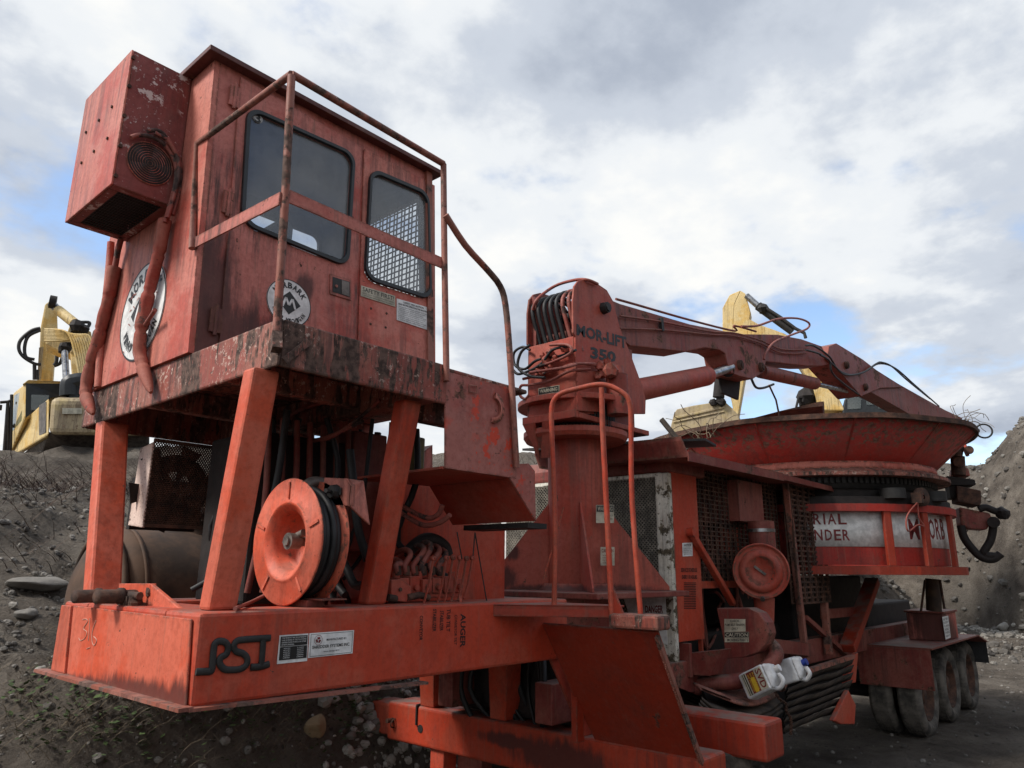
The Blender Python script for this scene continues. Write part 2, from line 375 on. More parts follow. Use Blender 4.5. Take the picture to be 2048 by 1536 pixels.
M['pinkwhite'] = paint('paint_flaking_pink', (0.78, 0.56, 0.48), (0.80, 0.62, 0.54), fade=0.5, rust=0.5, streak=0.2, chips=1.0, edge=0.8, seed=12)
M['yellow'] = paint('paint_yellow', (0.66, 0.43, 0.13), (0.68, 0.52, 0.25), fade=0.5, rust=0.14, streak=0.5, chips=0.6, dust=0.4, under=(0.30, 0.20, 0.09), rustc=(0.07, 0.045, 0.03), edge=0.3, seed=13)
M['yellowdirt'] = paint('paint_yellow_muddy', (0.45, 0.35, 0.17), (0.40, 0.32, 0.20), fade=0.6, rust=0.35, streak=0.7, chips=0.6, dust=0.9, under=(0.22, 0.17, 0.10), rustc=(0.10, 0.07, 0.045), edge=0.3, seed=14)
M['rust'] = plain('rusty_steel', (0.115, 0.055, 0.036), 0.85, var=0.4, bump=0.4, dark=(0.035, 0.020, 0.015))
M['black'] = plain('black_steel', (0.030, 0.028, 0.027), 0.6, var=0.3, bump=0.2)
M['dark'] = plain('dark_machinery', (0.022, 0.017, 0.016), 0.75, var=0.3, bump=0.2)
M['rubber'] = plain('black_rubber', (0.022, 0.022, 0.024), 0.55, var=0.3, bump=0.1)
M['tyre'] = plain('dusty_tyre', (0.16, 0.142, 0.122), 0.9, var=0.4, bump=0.3, dark=(0.045, 0.041, 0.037), scale=6)
M['hose'] = paint('painted_hose', (0.26, 0.055, 0.04), (0.28, 0.09, 0.07), fade=0.5, rust=0.5, streak=0.2, chips=0.8, rustc=(0.03, 0.02, 0.018), edge=0, seed=15)
M['sleeve'] = paint('red_sleeve', (0.30, 0.050, 0.034), (0.32, 0.10, 0.07), fade=0.5, rust=0.50, streak=0.3, chips=0.4, rustc=(0.05, 0.03, 0.026), edge=0, rough=0.7, seed=16)
M['steel'] = plain('bare_steel', (0.45, 0.45, 0.46), 0.28, metal=0.9, var=0.4, bump=0.03)
M['oldsteel'] = plain('worn_steel', (0.20, 0.17, 0.15), 0.5, metal=0.4, var=0.4, bump=0.15)
M['meshsteel'] = plain('galvanised_mesh', (0.30, 0.27, 0.22), 0.6, metal=0.2, var=0.4, bump=0.1)
M['white'] = plain('sign_white', (0.80, 0.80, 0.79), 0.5, var=0.08, bump=0.03)
M['cream'] = plain('sign_cream', (0.56, 0.52, 0.40), 0.55, var=0.2, bump=0.05)
M['ink'] = plain('sign_black', (0.02, 0.02, 0.02), 0.5, var=0.1, bump=0)
M['inkred'] = plain('sign_red', (0.22, 0.022, 0.022), 0.5, var=0.2, bump=0)
M['stencil'] = plain('stencil_black', (0.035, 0.016, 0.014), 0.8, var=0.3, bump=0, scale=40)
M['scratch'] = plain('scratched_chalk', (0.62, 0.36, 0.28), 0.8, var=0.1, bump=0)
M['gasket'] = plain('window_rubber', (0.018, 0.022, 0.026), 0.45, var=0.2, bump=0.05)
M['tank'] = plain('weathered_tank', (0.090, 0.050, 0.030), 0.75, var=0.4, bump=0.25, dark=(0.030, 0.018, 0.012), scale=4)
M['interior'] = plain('cab_lining', (0.11, 0.11, 0.12), 0.8, var=0.2, bump=0.05)
M['plasticw'] = plain('white_plastic', (0.74, 0.74, 0.75), 0.35, var=0.06, bump=0.02, spec=0.5)
M['plasticb'] = plain('blue_plastic', (0.02, 0.05, 0.30), 0.4, var=0.1, bump=0)
M['decaly'] = plain('label_yellow', (0.65, 0.42, 0.03), 0.5, var=0.1, bump=0)
M['belt'] = plain('old_rubber_belt', (0.075, 0.055, 0.042), 0.8, var=0.4, bump=0.3, dark=(0.025, 0.02, 0.017))
M['timber'] = plain('weathered_timber', (0.11, 0.095, 0.08), 0.85, var=0.4, bump=0.5)
M['screen'] = plain('dusty_cooler_core', (0.115, 0.110, 0.105), 0.85, var=0.4, bump=0.4)
def glass_mat(name, tint, dirt, dirtc=(0.42, 0.42, 0.40)):
    m, t, b = new_mat(name); N = NT(t); t.nodes.remove(b)
    tr = N.n('ShaderNodeBsdfTransparent'); tr.inputs[0].default_value = (*tint, 1)
    gl = N.n('ShaderNodeBsdfGlossy'); gl.inputs['Roughness'].default_value = 0.06; gl.inputs[0].default_value = (0.9, 0.92, 0.95, 1)
    fr = N.n('ShaderNodeLayerWeight'); fr.inputs[0].default_value = 0.5
    fz = N.math('MULTIPLY', N.math('POWER', fr.outputs['Facing'], 3.5), 0.75)
    a = N.n('ShaderNodeMixShader'); N.L(N.math('ADD', fz, 0.05), a.inputs[0]); N.L(tr.outputs[0], a.inputs[1]); N.L(gl.outputs[0], a.inputs[2])
    df = N.n('ShaderNodeBsdfDiffuse'); df.inputs[0].default_value = (*dirtc, 1)
    c = N.n('ShaderNodeMixShader')
    dm = N.math('MULTIPLY', N.math('ADD', N.step(N.noise(2.2, 5, 0.6), 0.3, 0.8), N.math('MULTIPLY', N.noise(5, 4, 0.6, stretch=(6, 6, 0.4)), 0.6)), dirt)
    N.L(dm, c.inputs[0]); N.L(a.outputs[0], c.inputs[1]); N.L(df.outputs[0], c.inputs[2])
    N.L(c.outputs[0], [n for n in t.nodes if n.type == 'OUTPUT_MATERIAL'][0].inputs[0]); return m
M['glass'] = glass_mat('dirty_window_glass', (0.84, 0.87, 0.90), 0.20)
M['glassclear'] = glass_mat('excavator_window_glass', (0.75, 0.82, 0.82), 0.10)
def ground_mat():
    m, t, b = new_mat('dark_gravelly_soil'); N = NT(t)
    base = N.ramp(N.noise(0.9, 10, 0.68), [(0.34, (0.066, 0.054, 0.045)), (0.5, (0.150, 0.127, 0.105)), (0.66, (0.250, 0.218, 0.182))])
    peb = N.n('ShaderNodeTexVoronoi'); peb.inputs['Scale'].default_value = 16; N.L(N.co, peb.inputs['Vector'])
    sx = N.n('ShaderNodeSeparateColor'); N.L(peb.outputs['Color'], sx.inputs[0])
    pm = N.math('MULTIPLY', N.step(sx.outputs[0], 0.62, 0.70), N.math('SUBTRACT', 1.0, N.step(peb.outputs['Distance'], 0.22, 0.36)))
    col = N.mix(N.math('MULTIPLY', pm, 0.9), base, N.mix(sx.outputs[1], (0.055, 0.048, 0.042), (0.16, 0.145, 0.125)))
    p2 = N.n('ShaderNodeTexVoronoi'); p2.inputs['Scale'].default_value = 48; N.L(N.co, p2.inputs['Vector'])
    s2 = N.n('ShaderNodeSeparateColor'); N.L(p2.outputs['Color'], s2.inputs[0])
    pm2 = N.math('MULTIPLY', N.step(s2.outputs[0], 0.70, 0.75), N.math('SUBTRACT', 1.0, N.step(p2.outputs['Distance'], 0.2, 0.4)))
    col = N.mix(N.math('MULTIPLY', pm2, 0.8), col, N.mix(s2.outputs[1], (0.05, 0.045, 0.04), (0.20, 0.18, 0.155)))
    col = N.mix(N.math('MULTIPLY', N.step(N.noise(0.35, 4, 0.6, off=(3, 3, 3)), 0.50, 0.68), 0.6), col, (0.22, 0.195, 0.165))
    N.L(col, b.inputs['Base Color']); b.inputs['Roughness'].default_value = 0.95; b.inputs['Specular IOR Level'].default_value = 0.2
    n1 = N.bump(N.noise(4, 12, 0.78), 1.0, 0.22); n2 = N.bump(N.math('SUBTRACT', 1.0, peb.outputs['Distance']), 0.5, 0.03, n1); n3 = N.bump(N.noise(40, 6, 0.7), 0.6, 0.02, n2)
    N.L(n3, b.inputs['Normal']); return m
M['soil'] = ground_mat()
def stone_mat(name, a, c):
    m, t, b = new_mat(name); N = NT(t)
    oi = N.n('ShaderNodeNewGeometry')
    col = N.mix(oi.outputs['Random Per Island'], a, c); col = N.mix(N.math('MULTIPLY', N.noise(25, 5, 0.7), 0.5), col, tuple(x * 0.5 for x in a))
    N.L(col, b.inputs['Base Color']); b.inputs['Roughness'].default_value = 0.9
    N.L(N.bump(N.noise(30, 6, 0.7), 0.5, 0.02), b.inputs['Normal']); return m
M['stone'] = stone_mat('grey_stone', (0.07, 0.062, 0.055), (0.30, 0.28, 0.25))
M['paleston'] = stone_mat('pale_limestone', (0.27, 0.25, 0.22), (0.42, 0.40, 0.36))
M['tanstone'] = stone_mat('tan_stone', (0.28, 0.20, 0.11), (0.30, 0.22, 0.13))
M['twig'] = stone_mat('dry_stems', (0.10, 0.07, 0.045), (0.30, 0.24, 0.16))
M['leaf'] = stone_mat('green_weed_leaves', (0.035, 0.060, 0.016), (0.09, 0.14, 0.04))
M['deadleaf'] = stone_mat('dead_brown_weeds', (0.045, 0.026, 0.022), (0.11, 0.075, 0.055))
# ---------------------------------------------------------------- terrain
def sstep(a, b, x): t = max(0, min(1, (x - a) / (b - a))); return t * t * (3 - 2 * t)
def ground_z(x, y, rough=True):
    crest = min(7.4, max(3.0, 3.45 + 0.135 * x))
    slope = 0.62 + 0.5 * sstep(4, 20, x)
    d1 = (y - (1.45 + 0.10 * max(0, x))) * slope
    d2 = (x - 26.5 - 1.35 * min(y, 3.2)) * 1.7
    if d2 > d1: crest = 6.6 + 2.2 * sstep(4.2, .5, y) + .9 * noise.noise(V(x * .25, y * .5, 4))
    k = noise.fractal(V(x * 0.35, y * 0.35, 1.3), 0.9, 2.1, 5)
    d = max(d1, d2) + k * 0.5 * sstep(0.2, 2.5, max(d1, d2))
    if d <= 0: h = 0
    else:
        c = crest + 0.6 * noise.noise(V(x * 0.3, y * 0.3, 8))
        h = c * (1 - math.exp(-(d / c) ** 1.0 * 1.0) ) if False else c * math.tanh(d / c * 1.15)
        if d1 < d2: h *= 1.0
    h -= 0.012 * max(0, y - 12) if y > 12 else 0
    g_ = math.exp(-((x - 1.9) / 1.7) ** 4 - ((y - 2.8) / .75) ** 4)
    h = max(h, h * (1 - g_) + 1.24 * g_) if x < 5 else h
    if rough:
        a = 0.25 + 0.75 * sstep(0.1, 0.8, d)
        h += a * (0.16 * noise.fractal(V(x * 1.1, y * 1.1, 5), 0.7, 2.2, 6) + 0.05 * noise.fractal(V(x * 4.5, y * 4.5, 2), 0.7, 2.2, 3))
        if h > 0.6: h += 0.10 * abs(noise.noise(V(x * 2.2 + y, y * 1.5, h * 3)))
    return h
def axis_vals(a, b, st, lo, hi):
    v = []; x = a
    while x <= b: v.append(x); x += st
    s = st; x = a; pre = []
    while x > lo: s *= 1.35; x -= s; pre.append(x)
    s = st; x = v[-1]; post = []
    while x < hi: s *= 1.35; x += s; post.append(x)
    return pre[::-1] + v + post
xs = axis_vals(-5, 36, 0.14, -900, 900); ys = axis_vals(-4.5, 13, 0.14, -900, 900)
mb = MB(); mb.v = [V(x, y, ground_z(x, y)) for x in xs for y in ys]; ny = len(ys)
for i in range(len(xs) - 1):
    for j in range(ny - 1):
        mb.f.append([i * ny + j, (i + 1) * ny + j, (i + 1) * ny + j + 1, i * ny + j + 1]); mb.m.append(0); mb.sm.append(True)
g = mb.build('ground', M['soil']); tag(g, kind='structure')

def hit(px, py, far=60):
    """march a sight line to the ground: the place on the terrain a stone seen there rests on"""
    r = ray(px, py).normalized(); t = 2.0
    while t < far:
        p = CAM + r * t
        if p.z < ground_z(p.x, p.y, False): return p
        t += 0.08
    return None

# ---------------------------------------------------------------- the grinder
G = empty('tub_grinder', (4.0, 0.7, 0.0))
tag(G, 'big red trailer mounted tub grinder with raised operator cab, loader crane and flared tub', 'tub grinder')
BT, BB = 1.735, 1.40        # top and underside of the gooseneck beam
# --- gooseneck
mb = MB()
mb.box(0.0, 2.28, 0.0, 0.30, BB, BT); mb.box(0.0, 0.32, 0.30, 1.13, BB, BT); mb.box(0.0, 2.28, 1.13, 1.43, BB, BT)
mb.box(0.32, 2.2, 0.30, 1.13, BB + 0.02, BB + 0.05)
neck = mb.build('gooseneck', [M['beam']], G, bevel=0.018)
mb = MB()
q = [PX(152, 1211, 0), PX(388, 1238, 0), PX(377, 1413, 0), PX(139, 1348, 0)]
mb.prism([p + V(-0.003, 0, 0) for p in q], (-0.010, 0, 0))
fp = mb.build('nose_plate', M['nose'], neck, bevel=0.005)
mb = MB(); mb.prism([p + V(-0.003, 0, 0) for p in (PX(130, 1210, 0), PX(149, 1211, 0), PX(136, 1347, 0), PX(109, 1340, 0))], (-0.014, 0, 0))
mb.build('corner_strip', M['nose'], neck, bevel=0.004)
mb = MB(); a = PX(80, 1340, -0.03); b = PX(372, 1420, -0.03)
mb.bar(a, b, 0.055, 0.014); mb.bar(PY(372, 1420, -0.012), PY(850, 1365, -0.012), 0.05, 0.012)
mb.build('bottom_lip', M['rail'], neck)
mb = MB()
for x in (0.05, 0.09, 0.13): pass
q3 = [PX(160, 1235, -0.014), PX(195, 1239, -0.014), PX(193, 1308, -0.014), PX(155, 1298, -0.014)]
def strokes(mb, lines, fn, r, n=5, k=4, flat=None):
    for l in lines:
        pts = [fn(*p) for p in l]; mb.tube(pts, r, n, smooth_=k)
S1 = lambda x, y: PX(60 + x / 3.413, 1100 + y / 3.413, -0.0145)
strokes(mb, [[(358, 475), (385, 472), (392, 490), (365, 535), (388, 560), (375, 600), (345, 618), (333, 600)], [(408, 465), (405, 540), (398, 620)],
             [(450, 480), (425, 560), (425, 630), (440, 650), (455, 615), (435, 590)], [(385, 675), (410, 665)]], S1, 0.0017)
mb.build('scratched_number', M['scratch'], neck)
# raised weld letters R S I
mb = MB(); S2 = lambda x, y: PY(60 + x / 3.413, 1100 + y / 3.413, -0.004)
strokes(mb, [[(1132, 832), (1200, 829), (1238, 822), (1246, 760), (1252, 690), (1262, 640), (1295, 622), (1335, 632), (1352, 668), (1338, 712), (1300, 735), (1294, 775), (1325, 812), (1380, 818), (1440, 810), (1478, 780), (1480, 735), (1450, 705), (1408, 692), (1390, 658), (1410, 622), (1460, 612), (1550, 605), (1640, 600)],
             [(1592, 608), (1586, 700), (1578, 790)], [(1505, 800), (1570, 796), (1632, 778)]], S2, 0.0135, 8, 5)
for v in mb.v:
    v.y = (v.y + 0.004) * 0.45 - 0.005
mb.build('raised_letters', M['black'], neck)
# data plates on the beam
S3 = lambda x, y: PY(500 + x / 3.413, 1130 + y / 3.413, 0)
qa = [S3(200, 480), S3(396, 467), S3(387, 655), S3(182, 676)]
mb = MB(); quad_plate(mb, qa); mb.mi = 1; quad_rect(mb, qa, .04, .97, .05, .40, .0045); quad_rect(mb, qa, .04, .97, .42, .88, .0045); mb.mi = 0
for i, s in enumerate(('THIS PRODUCT MAY BE COVERED BY', 'ONE OR MORE OF THE FOLLOWING', 'UNITED STATES PATENTS OR OTHER', 'PATENTS PENDING')): quad_text(mb, s, qa, .08, .92 if i < 3 else .5, .08 + i * .08, .13 + i * .08, .006, 0.01)
for i in range(6):
    quad_text(mb, '4,7%d5,%d21' % (i, 9 - i), qa, .16, .38, .46 + i * .066, .50 + i * .066, .006, .015); quad_text(mb, '5,%d34,%d10' % (i + 1, 8 - i), qa, .62, .84, .46 + i * .066, .50 + i * .066, .006, .015)
mb.build('data_plate', [M['white'], M['ink']], neck)
qb = [S3(404, 466), S3(708, 444), S3(697, 602), S3(394, 635)]
mb = MB(); quad_plate(mb, qb); mb.mi = 1
for r_ in ((.03, .97, .045, .06), (.03, .97, .94, .955), (.03, .037, .045, .955), (.963, .97, .045, .955)): quad_rect(mb, qb, *r_, .0042)
quad_text(mb, 'MANUFACTURED BY:', qb, .38, .83, .27, .36, .0045, .01); quad_text(mb, 'SHREDDER SYSTEMS INC.', qb, .07, .92, .52, .65, .0045, .015); quad_text(mb, 'Wixom, Michigan 48393', qb, .32, .68, .77, .84, .0045, .01)
mb.mi = 2; c0 = S3(463, 512)
for k in range(3):
    a = R_(120 * k + 90); u = V(math.cos(a), 0, math.sin(a)); w = V(-math.sin(a), 0, math.cos(a)); cc = c0 + V(0, -.0048, 0)
    mb.add([cc + u * .012 + w * .007, cc + u * .012 - w * .007, cc + u * .004 - w * .009, cc + u * .003 + w * .004], [(0, 1, 2, 3)])
mb.lathe([(0.0046, .0200), (0.0046, .0185)], c0, (0, -1, 0), 28, sm=False)
mb.build('maker_plate', [M['white'], M['ink'], M['inkred']], neck)
# stencilled lever names reading downwards
mb = MB()
for s, x, w, y0, y1, bo in (('CONVEYOR', 1158, 22, 345, 515, .02), ('STABILIZER', 1248, 24, 300, 455, .02), ('STABILIZER', 1297, 24, 312, 450, .02), ('TUB TILT', 1342, 26, 300, 455, .02), ('CONVEYOR TILT', 1396, 18, 340, 545, .01), ('AUGER', 1436, 36, 332, 562, .03)):
    quad_text(mb, s, [S3(x + w, y0), S3(x + w - 4, y1), S3(x - 4, y1), S3(x, y0)], 0, 1, 0, 1, .0015, bo)
mb.build('stencil_lettering', M['stencil'], neck)
# couplings on the nose, bracket plate
mb = MB()
mb.prism([PX(237, 1167, .10), PX(300, 1167, .10), PX(300, 1222, .10), PX(237, 1222, .10)], (0.03, 0, 0))
mb.prism([PX(300, 1167, .10), PX(300, 1222, .10), PX(365, 1222, .10)], (0.02, 0, 0))
mb.build('bracket', M['bright'], neck, bevel=0.004)
for px, py in ((191, 1192), (236, 1192)):
    c = PX(px, py, 0.0); mb = MB()
    mb.lathe([(0.10, 0), (0.10, .030), (0.0, .030), (-.005, .036), (-.02, .036), (-.02, .026), (-.012, .024), (0.03, .020), (.03, 0)], c, (-1, -0.25, 0), 20)
    mb.cyl(c + V(.02, 0, 0), c + V(.09, 0.05, 0), .026); mb.box(c.x + .02, c.x + .07, c.y - .05, c.y + .05, BT, c.z)
    mb.build('coupling', M['rust'], neck)
mb = MB(); c = PX(262, 1195, 0.06)
for i in range(9): mb.ball(c + V(random.uniform(-.02, .05), random.uniform(-.09, .07), random.uniform(-.045, .035)), random.uniform(.018, .036), 8, .5)
mb.tube([PX(180, 1190, .05), PX(214, 1196, .05), PX(250, 1190, .04), PX(280, 1192, .05)], .017, 8, smooth_=4)
mb.build('valve', M['rust'], neck)

# --- support legs (splayed square tube)
def leg(base, top, w, d, mat='bright', w2=None):
    base = V(base); top = V(top); mb = MB(); w2 = w2 or w
    mb.hexa([base, base + V(d, 0, 0), base + V(d, w, 0), base + V(0, w, 0), top, top + V(d, 0, 0), top + V(d, w2, 0), top + V(0, w2, 0)])
    return mb.build('support_leg', M[mat], G, bevel=0.014)
zt = 2.712
b1 = PZ(417, 1222, BT); t1 = PX(507, 750, b1.x); t1.z = zt
leg(b1, t1, PX(394, 1225, b1.x).y - b1.y, PY(475, 1222, b1.y).x - b1.x)
b2 = PZ(735, 1210, BT); t2 = PX(811, 770, b2.x); t2.z = zt
leg(b2, t2, PX(712, 1212, b2.x).y - b2.y, PY(773, 1210, b2.y).x - b2.x, 'beam')
b3 = PX(178, 1208, 0.02); b3.z = BT; t3 = PX(202, 856, 0.13); t3.z = zt
leg(b3, t3, .105, .15, 'bright')
b4 = V(b2.x, 1.25, BT); t4 = V(b2.x + .05, 1.6, zt); leg(b4, t4, .11, .15, 'maroon')
mb = MB(); S4 = lambda px, py: PX(px, py, b1.x) 
# --- platform (deck with deep rusty edge)
DX, DY0, DY1, DZ0, DZ1 = 0.136, -0.15, 2.02, 2.708, 2.915
mb = MB()
mb.box(DX, DX + .02, DY0, DY1, DZ0, DZ1); mb.box(DX + .02, 1.10, DY0, DY0 + .02, DZ0, DZ1); mb.box(DX + .02, 1.75, DY1 - .02, DY1, DZ0, DZ1)
mb.box(DX + .02, 1.75, DY0 + .02, DY1 - .02, DZ1 - .03, DZ1 - .004)
mb.box(DX + .02, 1.75, .45, .53, DZ0 + .05, DZ1 - .03); mb.box(DX + .02, 1.75, 1.3, 1.38, DZ0 + .05, DZ1 - .03); mb.box(1.0, 1.1, DY0 + .02, DY1 - .02, DZ0 + .02, DZ1 - .03)
plat = mb.build('operator_platform', M['band'], G, bevel=0.012)
mb = MB(); mb.prism([PX(x, y, DX - .004) + V(0, 0, 0) for x, y in ((165, 850), (160, 815), (188, 786), (300, 738), (330, 726), (345, 775), (330, 790), (300, 800))], (-.002, 0, 0))
# --- stair side plate and underside
S = -0.15
mb = MB(); mb.prism([PY(x, y, S) for x, y in ((891, 742), (1021, 776), (1033, 930), (1033, 957), (1021, 955), (891, 936))], (0, .012, 0))
stair = mb.build('stair', M['stairp'], G, bevel=0.003)
mb = MB()
zl = PY(1021, 956, S).z; xl = PY(1021, 956, S).x
mb.prism([V(1.09, S + .012, zl - .0), V(xl, S + .012, zl), V(xl, .50, zl), V(1.09, .62, zl)], (0, 0, .012))
e0 = PY(1072, 1042, S); e1 = PX(905, 1062, e0.x); e1.z = e0.z
mb.prism([V(xl, S + .012, zl), V(xl, .50, zl), e1, e0 + V(0, .012, 0)], (.012, 0, .02))
mb.build('stair_pan', M['turret'], stair)
mb = MB(); mb.prism([PY(x, y, S + .002) for x, y in ((1021, 958), (1034, 928), (1058, 927), (1070, 942), (1072, 1042))], (0, .012, 0))
mb.build('stringer', M['stairp'], stair, bevel=.002)
mb = MB(); mb.box(e0.x, e0.x + .17, S + .06, .42, e0.z - .035, e0.z - .005)
mb.build('step', M['black'], stair)
mb = MB(); mb.lathe([(0, .055), (0, .085), (-.012, .085), (-.012, .055)], PY(985, 815, S - .004), (0, 1, 0), 16, -80, 95, ref=(1, 0, 0))
mb.build('cable_hook', M['cab'], stair)
mb = MB(); mb.tube([PY(938, 770, S - .01), PY(953, 772, S - .01), PY(953, 786, S - .01), PY(938, 783, S - .01)], .004, 5, closed=True); mb.build('weld_tab', M['rail'], stair)
# --- guard rail
mb = MB(); cx0 = 0.158
P0b = PY(553, 668, DY0 + .01); P0 = PY(583, 152, DY0 + .01); P1 = PY(887, 328, DY0 + .01); P1b = PY(893, 762, DY0 - .01); P2 = PX(395, 287, .12); P2b = PX(384, 497, .10)
mb.tube([P0b, PY(570, 400, DY0 + .01), P0], .0185, 8); mb.tube([P0 + V(0, 0, .01), P1], .0175, 8); mb.tube([P1b, PY(889, 520, DY0), P1], .0165, 8)
mb.tube([P0 + V(0, 0, .01), P2, P2b], .0175, 8)
mb.build('rail_tube', M['rail'], G)
mb = MB(); mb.bar(PY(577, 392, DY0 + .01), PY(888, 528, DY0 + .01), .008, .060); mb.bar(PY(560, 397, DY0 + .01), PX(387, 487, .11), .008, .060)
mb.build('rail_bar', M['cabdark'], G)
mb = MB(); mb.tube([PY(x, y, S - .02) for x, y in ((891, 430), (930, 490), (975, 540), (1000, 572), (1011, 610), (1019, 700), (1027, 830), (1033, 935))], .018, 8, smooth_=3)
mb.build('stair_handrail', M['rail'], G)
mb = MB(); mb.bar(PX(553, 700, DX - .02), P0b, .04, .04); mb.bar(PY(568, 722, DY0 - .015), PY(617, 683, DY0 - .015), .012, .03); mb.build('rail_socket', M['band'], G)

# --- operator cab
cab = empty('operator_cab', (0.12, 0.65, 2.92), G)
NB, NTt, ZB, ZT = 0.65, 0.755, 2.915, 4.62
sn = V(0, -1, (NTt - NB) / (ZT - ZB) ).normalized(); sp = (0.12, NB, ZB)
def SP(px, py, o=0): return PN(px, py, V(sp) + sn * o, sn)
def side_pt(x, z, o=0): return V(x, NB + (NTt - NB) * (z - ZB) / (ZT - ZB), z) + sn * o
def rrect(q, r, n=6):   # rounded quad from 4 pts TL TR BR BL
    q = [V(p) for p in q]; o = []
    for i in range(4):
        p = q[i]; a = (q[i - 1] - p); b = (q[(i + 1) % 4] - p); ra = min(r, a.length * .45); a.normalize(); b.normalize()
        for k in range(n + 1):
            t = k / n * math.pi / 2; o.append(p + a * ra * (1 - math.sin(t)) + b * ra * (1 - math.cos(t)))
    return o
XR = 1.70
w1 = [SP(490, 214), SP(706, 311), SP(692, 538), SP(476, 450)]; w2 = [SP(736, 338), SP(853, 388), SP(858, 603), SP(724, 560)]
def inset(q, d):
    c = sum(q, V(0, 0, 0)) / len(q); o = []
    return [p + (c - p).normalized() * d for p in q]
mb = MB(); mb.plate([side_pt(.151, ZB), side_pt(XR, ZB), side_pt(XR, ZT), side_pt(.151, ZT)], [rrect(w1, .09), rrect(w2, .09)], -sn * .03)
mb.build('side_wall', M['cabdark'], cab)
fy = 1.90; fyt = 2.02
def fr(x, y, z): return (x, y + (fyt - fy) * (z - ZB) / (ZT - ZB), z)
mb = MB(); mb.prism([(.12, NB - .001, ZB), fr(.12, fy, ZB), fr(.12, fy, ZT), (.12, NTt - .001, ZT)], (.03, 0, 0)); mb.build('front_wall', M['cab'], cab)
mb = MB()
mb.plate([fr(XR, NB + .04, ZB), fr(XR, fy, ZB), fr(XR, fy, ZT), fr(XR, NB + .07, ZT)], [rrect([(XR, .74, 4.43), (XR, 1.52, 4.43), (XR, 1.52, 3.35), (XR, .74, 3.35)], .08)], (-.03, 0, 0))
mb.build('rear_wall', M['interior'], cab)
mb = MB(); mb.plate([fr(.15, fy, ZB), fr(XR - .03, fy, ZB), fr(XR - .03, fy, ZT), fr(.15, fy, ZT)], [rrect([fr(.55, fy, 4.49), fr(1.64, fy, 4.49), fr(1.64, fy, 3.55), fr(.55, fy, 3.55)], .06)], (0, -.03, 0)); mb.build('far_wall', M['interior'], cab)
mb = MB(); mb.box(.75, .85, 1.0, 1.5, 3.0, 4.02); mb.box(.40, .80, 1.0, 1.5, 3.0, 3.45); mb.build('seat', M['gasket'], cab, bevel=.05)
mb = MB(); mb.box(.17, XR - .04, .80, 1.88, ZT - .06, ZT - .02); mb.build('ceiling', M['interior'], cab)
mb = MB(); mb.mesh_grid([(XR - .035, 1.52, 4.43), (XR - .035, .74, 4.43), (XR - .035, .74, 3.35), (XR - .035, 1.52, 3.35)], 19, 26, .008); mb.build('rear_mesh', M['oldsteel'], cab)
mb = MB(); mb.prism([(.06, .69, 4.62), (1.79, .69, 4.62), (1.79, 2.1, 4.62), (.06, 2.1, 4.62)], (0, 0, .032)); mb.build('roof', M['roofm'], cab, bevel=.004)
# door: a raised skin ring round window 1, and the panel round window 2
dq = [SP(481, 152, .004), SP(722, 292, .004), SP(708, 692, .004), SP(446, 640, .004)]
dz = side_pt(0, ZB + .03).z
dpoly = [side_pt(SP(440, 640).x, ZB + .04, .003), side_pt(SP(707, 690).x, ZB + .04, .003), SP(722, 295, .003), SP(480, 155, .003)]
mb = MB(); mb.plate(dpoly, [rrect([p + sn * .003 for p in w1], .09)], sn * .012); door = mb.build('door', M['cabdark'], cab, bevel=.003)
ppoly = [side_pt(SP(713, 690).x, ZB + .04, .002), side_pt(SP(868, 700).x, ZB + .04, .002), SP(868, 372, .002), SP(727, 298, .002)]
mb = MB(); mb.plate(ppoly, [rrect([p + sn * .002 for p in w2], .09)], sn * .010); mb.build('side_panel', M['cab'], cab, bevel=.003)
for q, nm in ((w1, 'window'), (w2, 'window')):
    o = rrect([p + sn * .012 for p in q], .09, 8); i_ = rrect([p + sn * .012 for p in inset(q, .032)], .078, 8)
    mb = MB(); mb.plate(o, [i_], sn * .022); mb.build('window_gasket', M['gasket'], cab, bevel=.007, seg=2)
    mb = MB(); mb.prism(rrect([p + sn * .006 for p in inset(q, .035)], .08, 6), sn * .005); mb.build('window_pane', M['glass'], cab)
mb = MB(); c = SP(515, 235, .014); mb.mi = 0; mb.lathe([(0, .0), (0, .034)], c, sn, 24, sm=False); mb.mi = 1
mb.lathe([(0.001, .026), (0.001, .028)], c, sn, 24, sm=False); mb.lathe([(0.001, .031), (0.001, .0325)], c, sn, 24, sm=False)
qq = [SP(508, 225, .0155), SP(523, 232, .0155), SP(523, 249, .0155), SP(508, 242, .0155)]; quad_text(mb, '3', qq, .1, .9, 0, 1, .001, .03)
mb.build('round_sticker', [M['white'], M['ink']], cab)
for px, py, ln in ((470, 192, .16), (457, 405, .16), (432, 640, .16)):
    c = SP(px, py, .018); mb = MB(); mb.cyl(c - V(0, 0, ln / 2), c + V(0, 0, ln / 2), .010, n=8); mb.box(c.x - .03, c.x + .03, c.y - .002, c.y + .008, c.z - ln * .4, c.z + ln * .4); mb.build('hinge', M['cabdark'], cab)
mb = MB(); lq = [SP(659, 548, .016), SP(701, 561, .016), SP(701, 601, .016), SP(659, 588, .016)]; quad_plate(mb, lq, .006); mb.mi = 1
quad_rect(mb, lq, .10, .92, .12, .88, .009); mb.mi = 2; quad_rect(mb, lq, .52, .88, .16, .86, .012); mb.mi = 0; c = SP(671, 573, .018); mb.cyl(c, c + sn * .012, .009)
mb.build('door_latch', [M['cabdark'], M['black'], M['oldsteel']], cab)
s1 = [SP(722, 571, .014), SP(790, 592, .014), SP(790, 614, .014), SP(721, 592, .014)]
mb = MB(); quad_plate(mb, s1); mb.mi = 1; quad_text(mb, 'SAFETY FIRST!', s1, .04, .95, .10, .50, .004, .01)
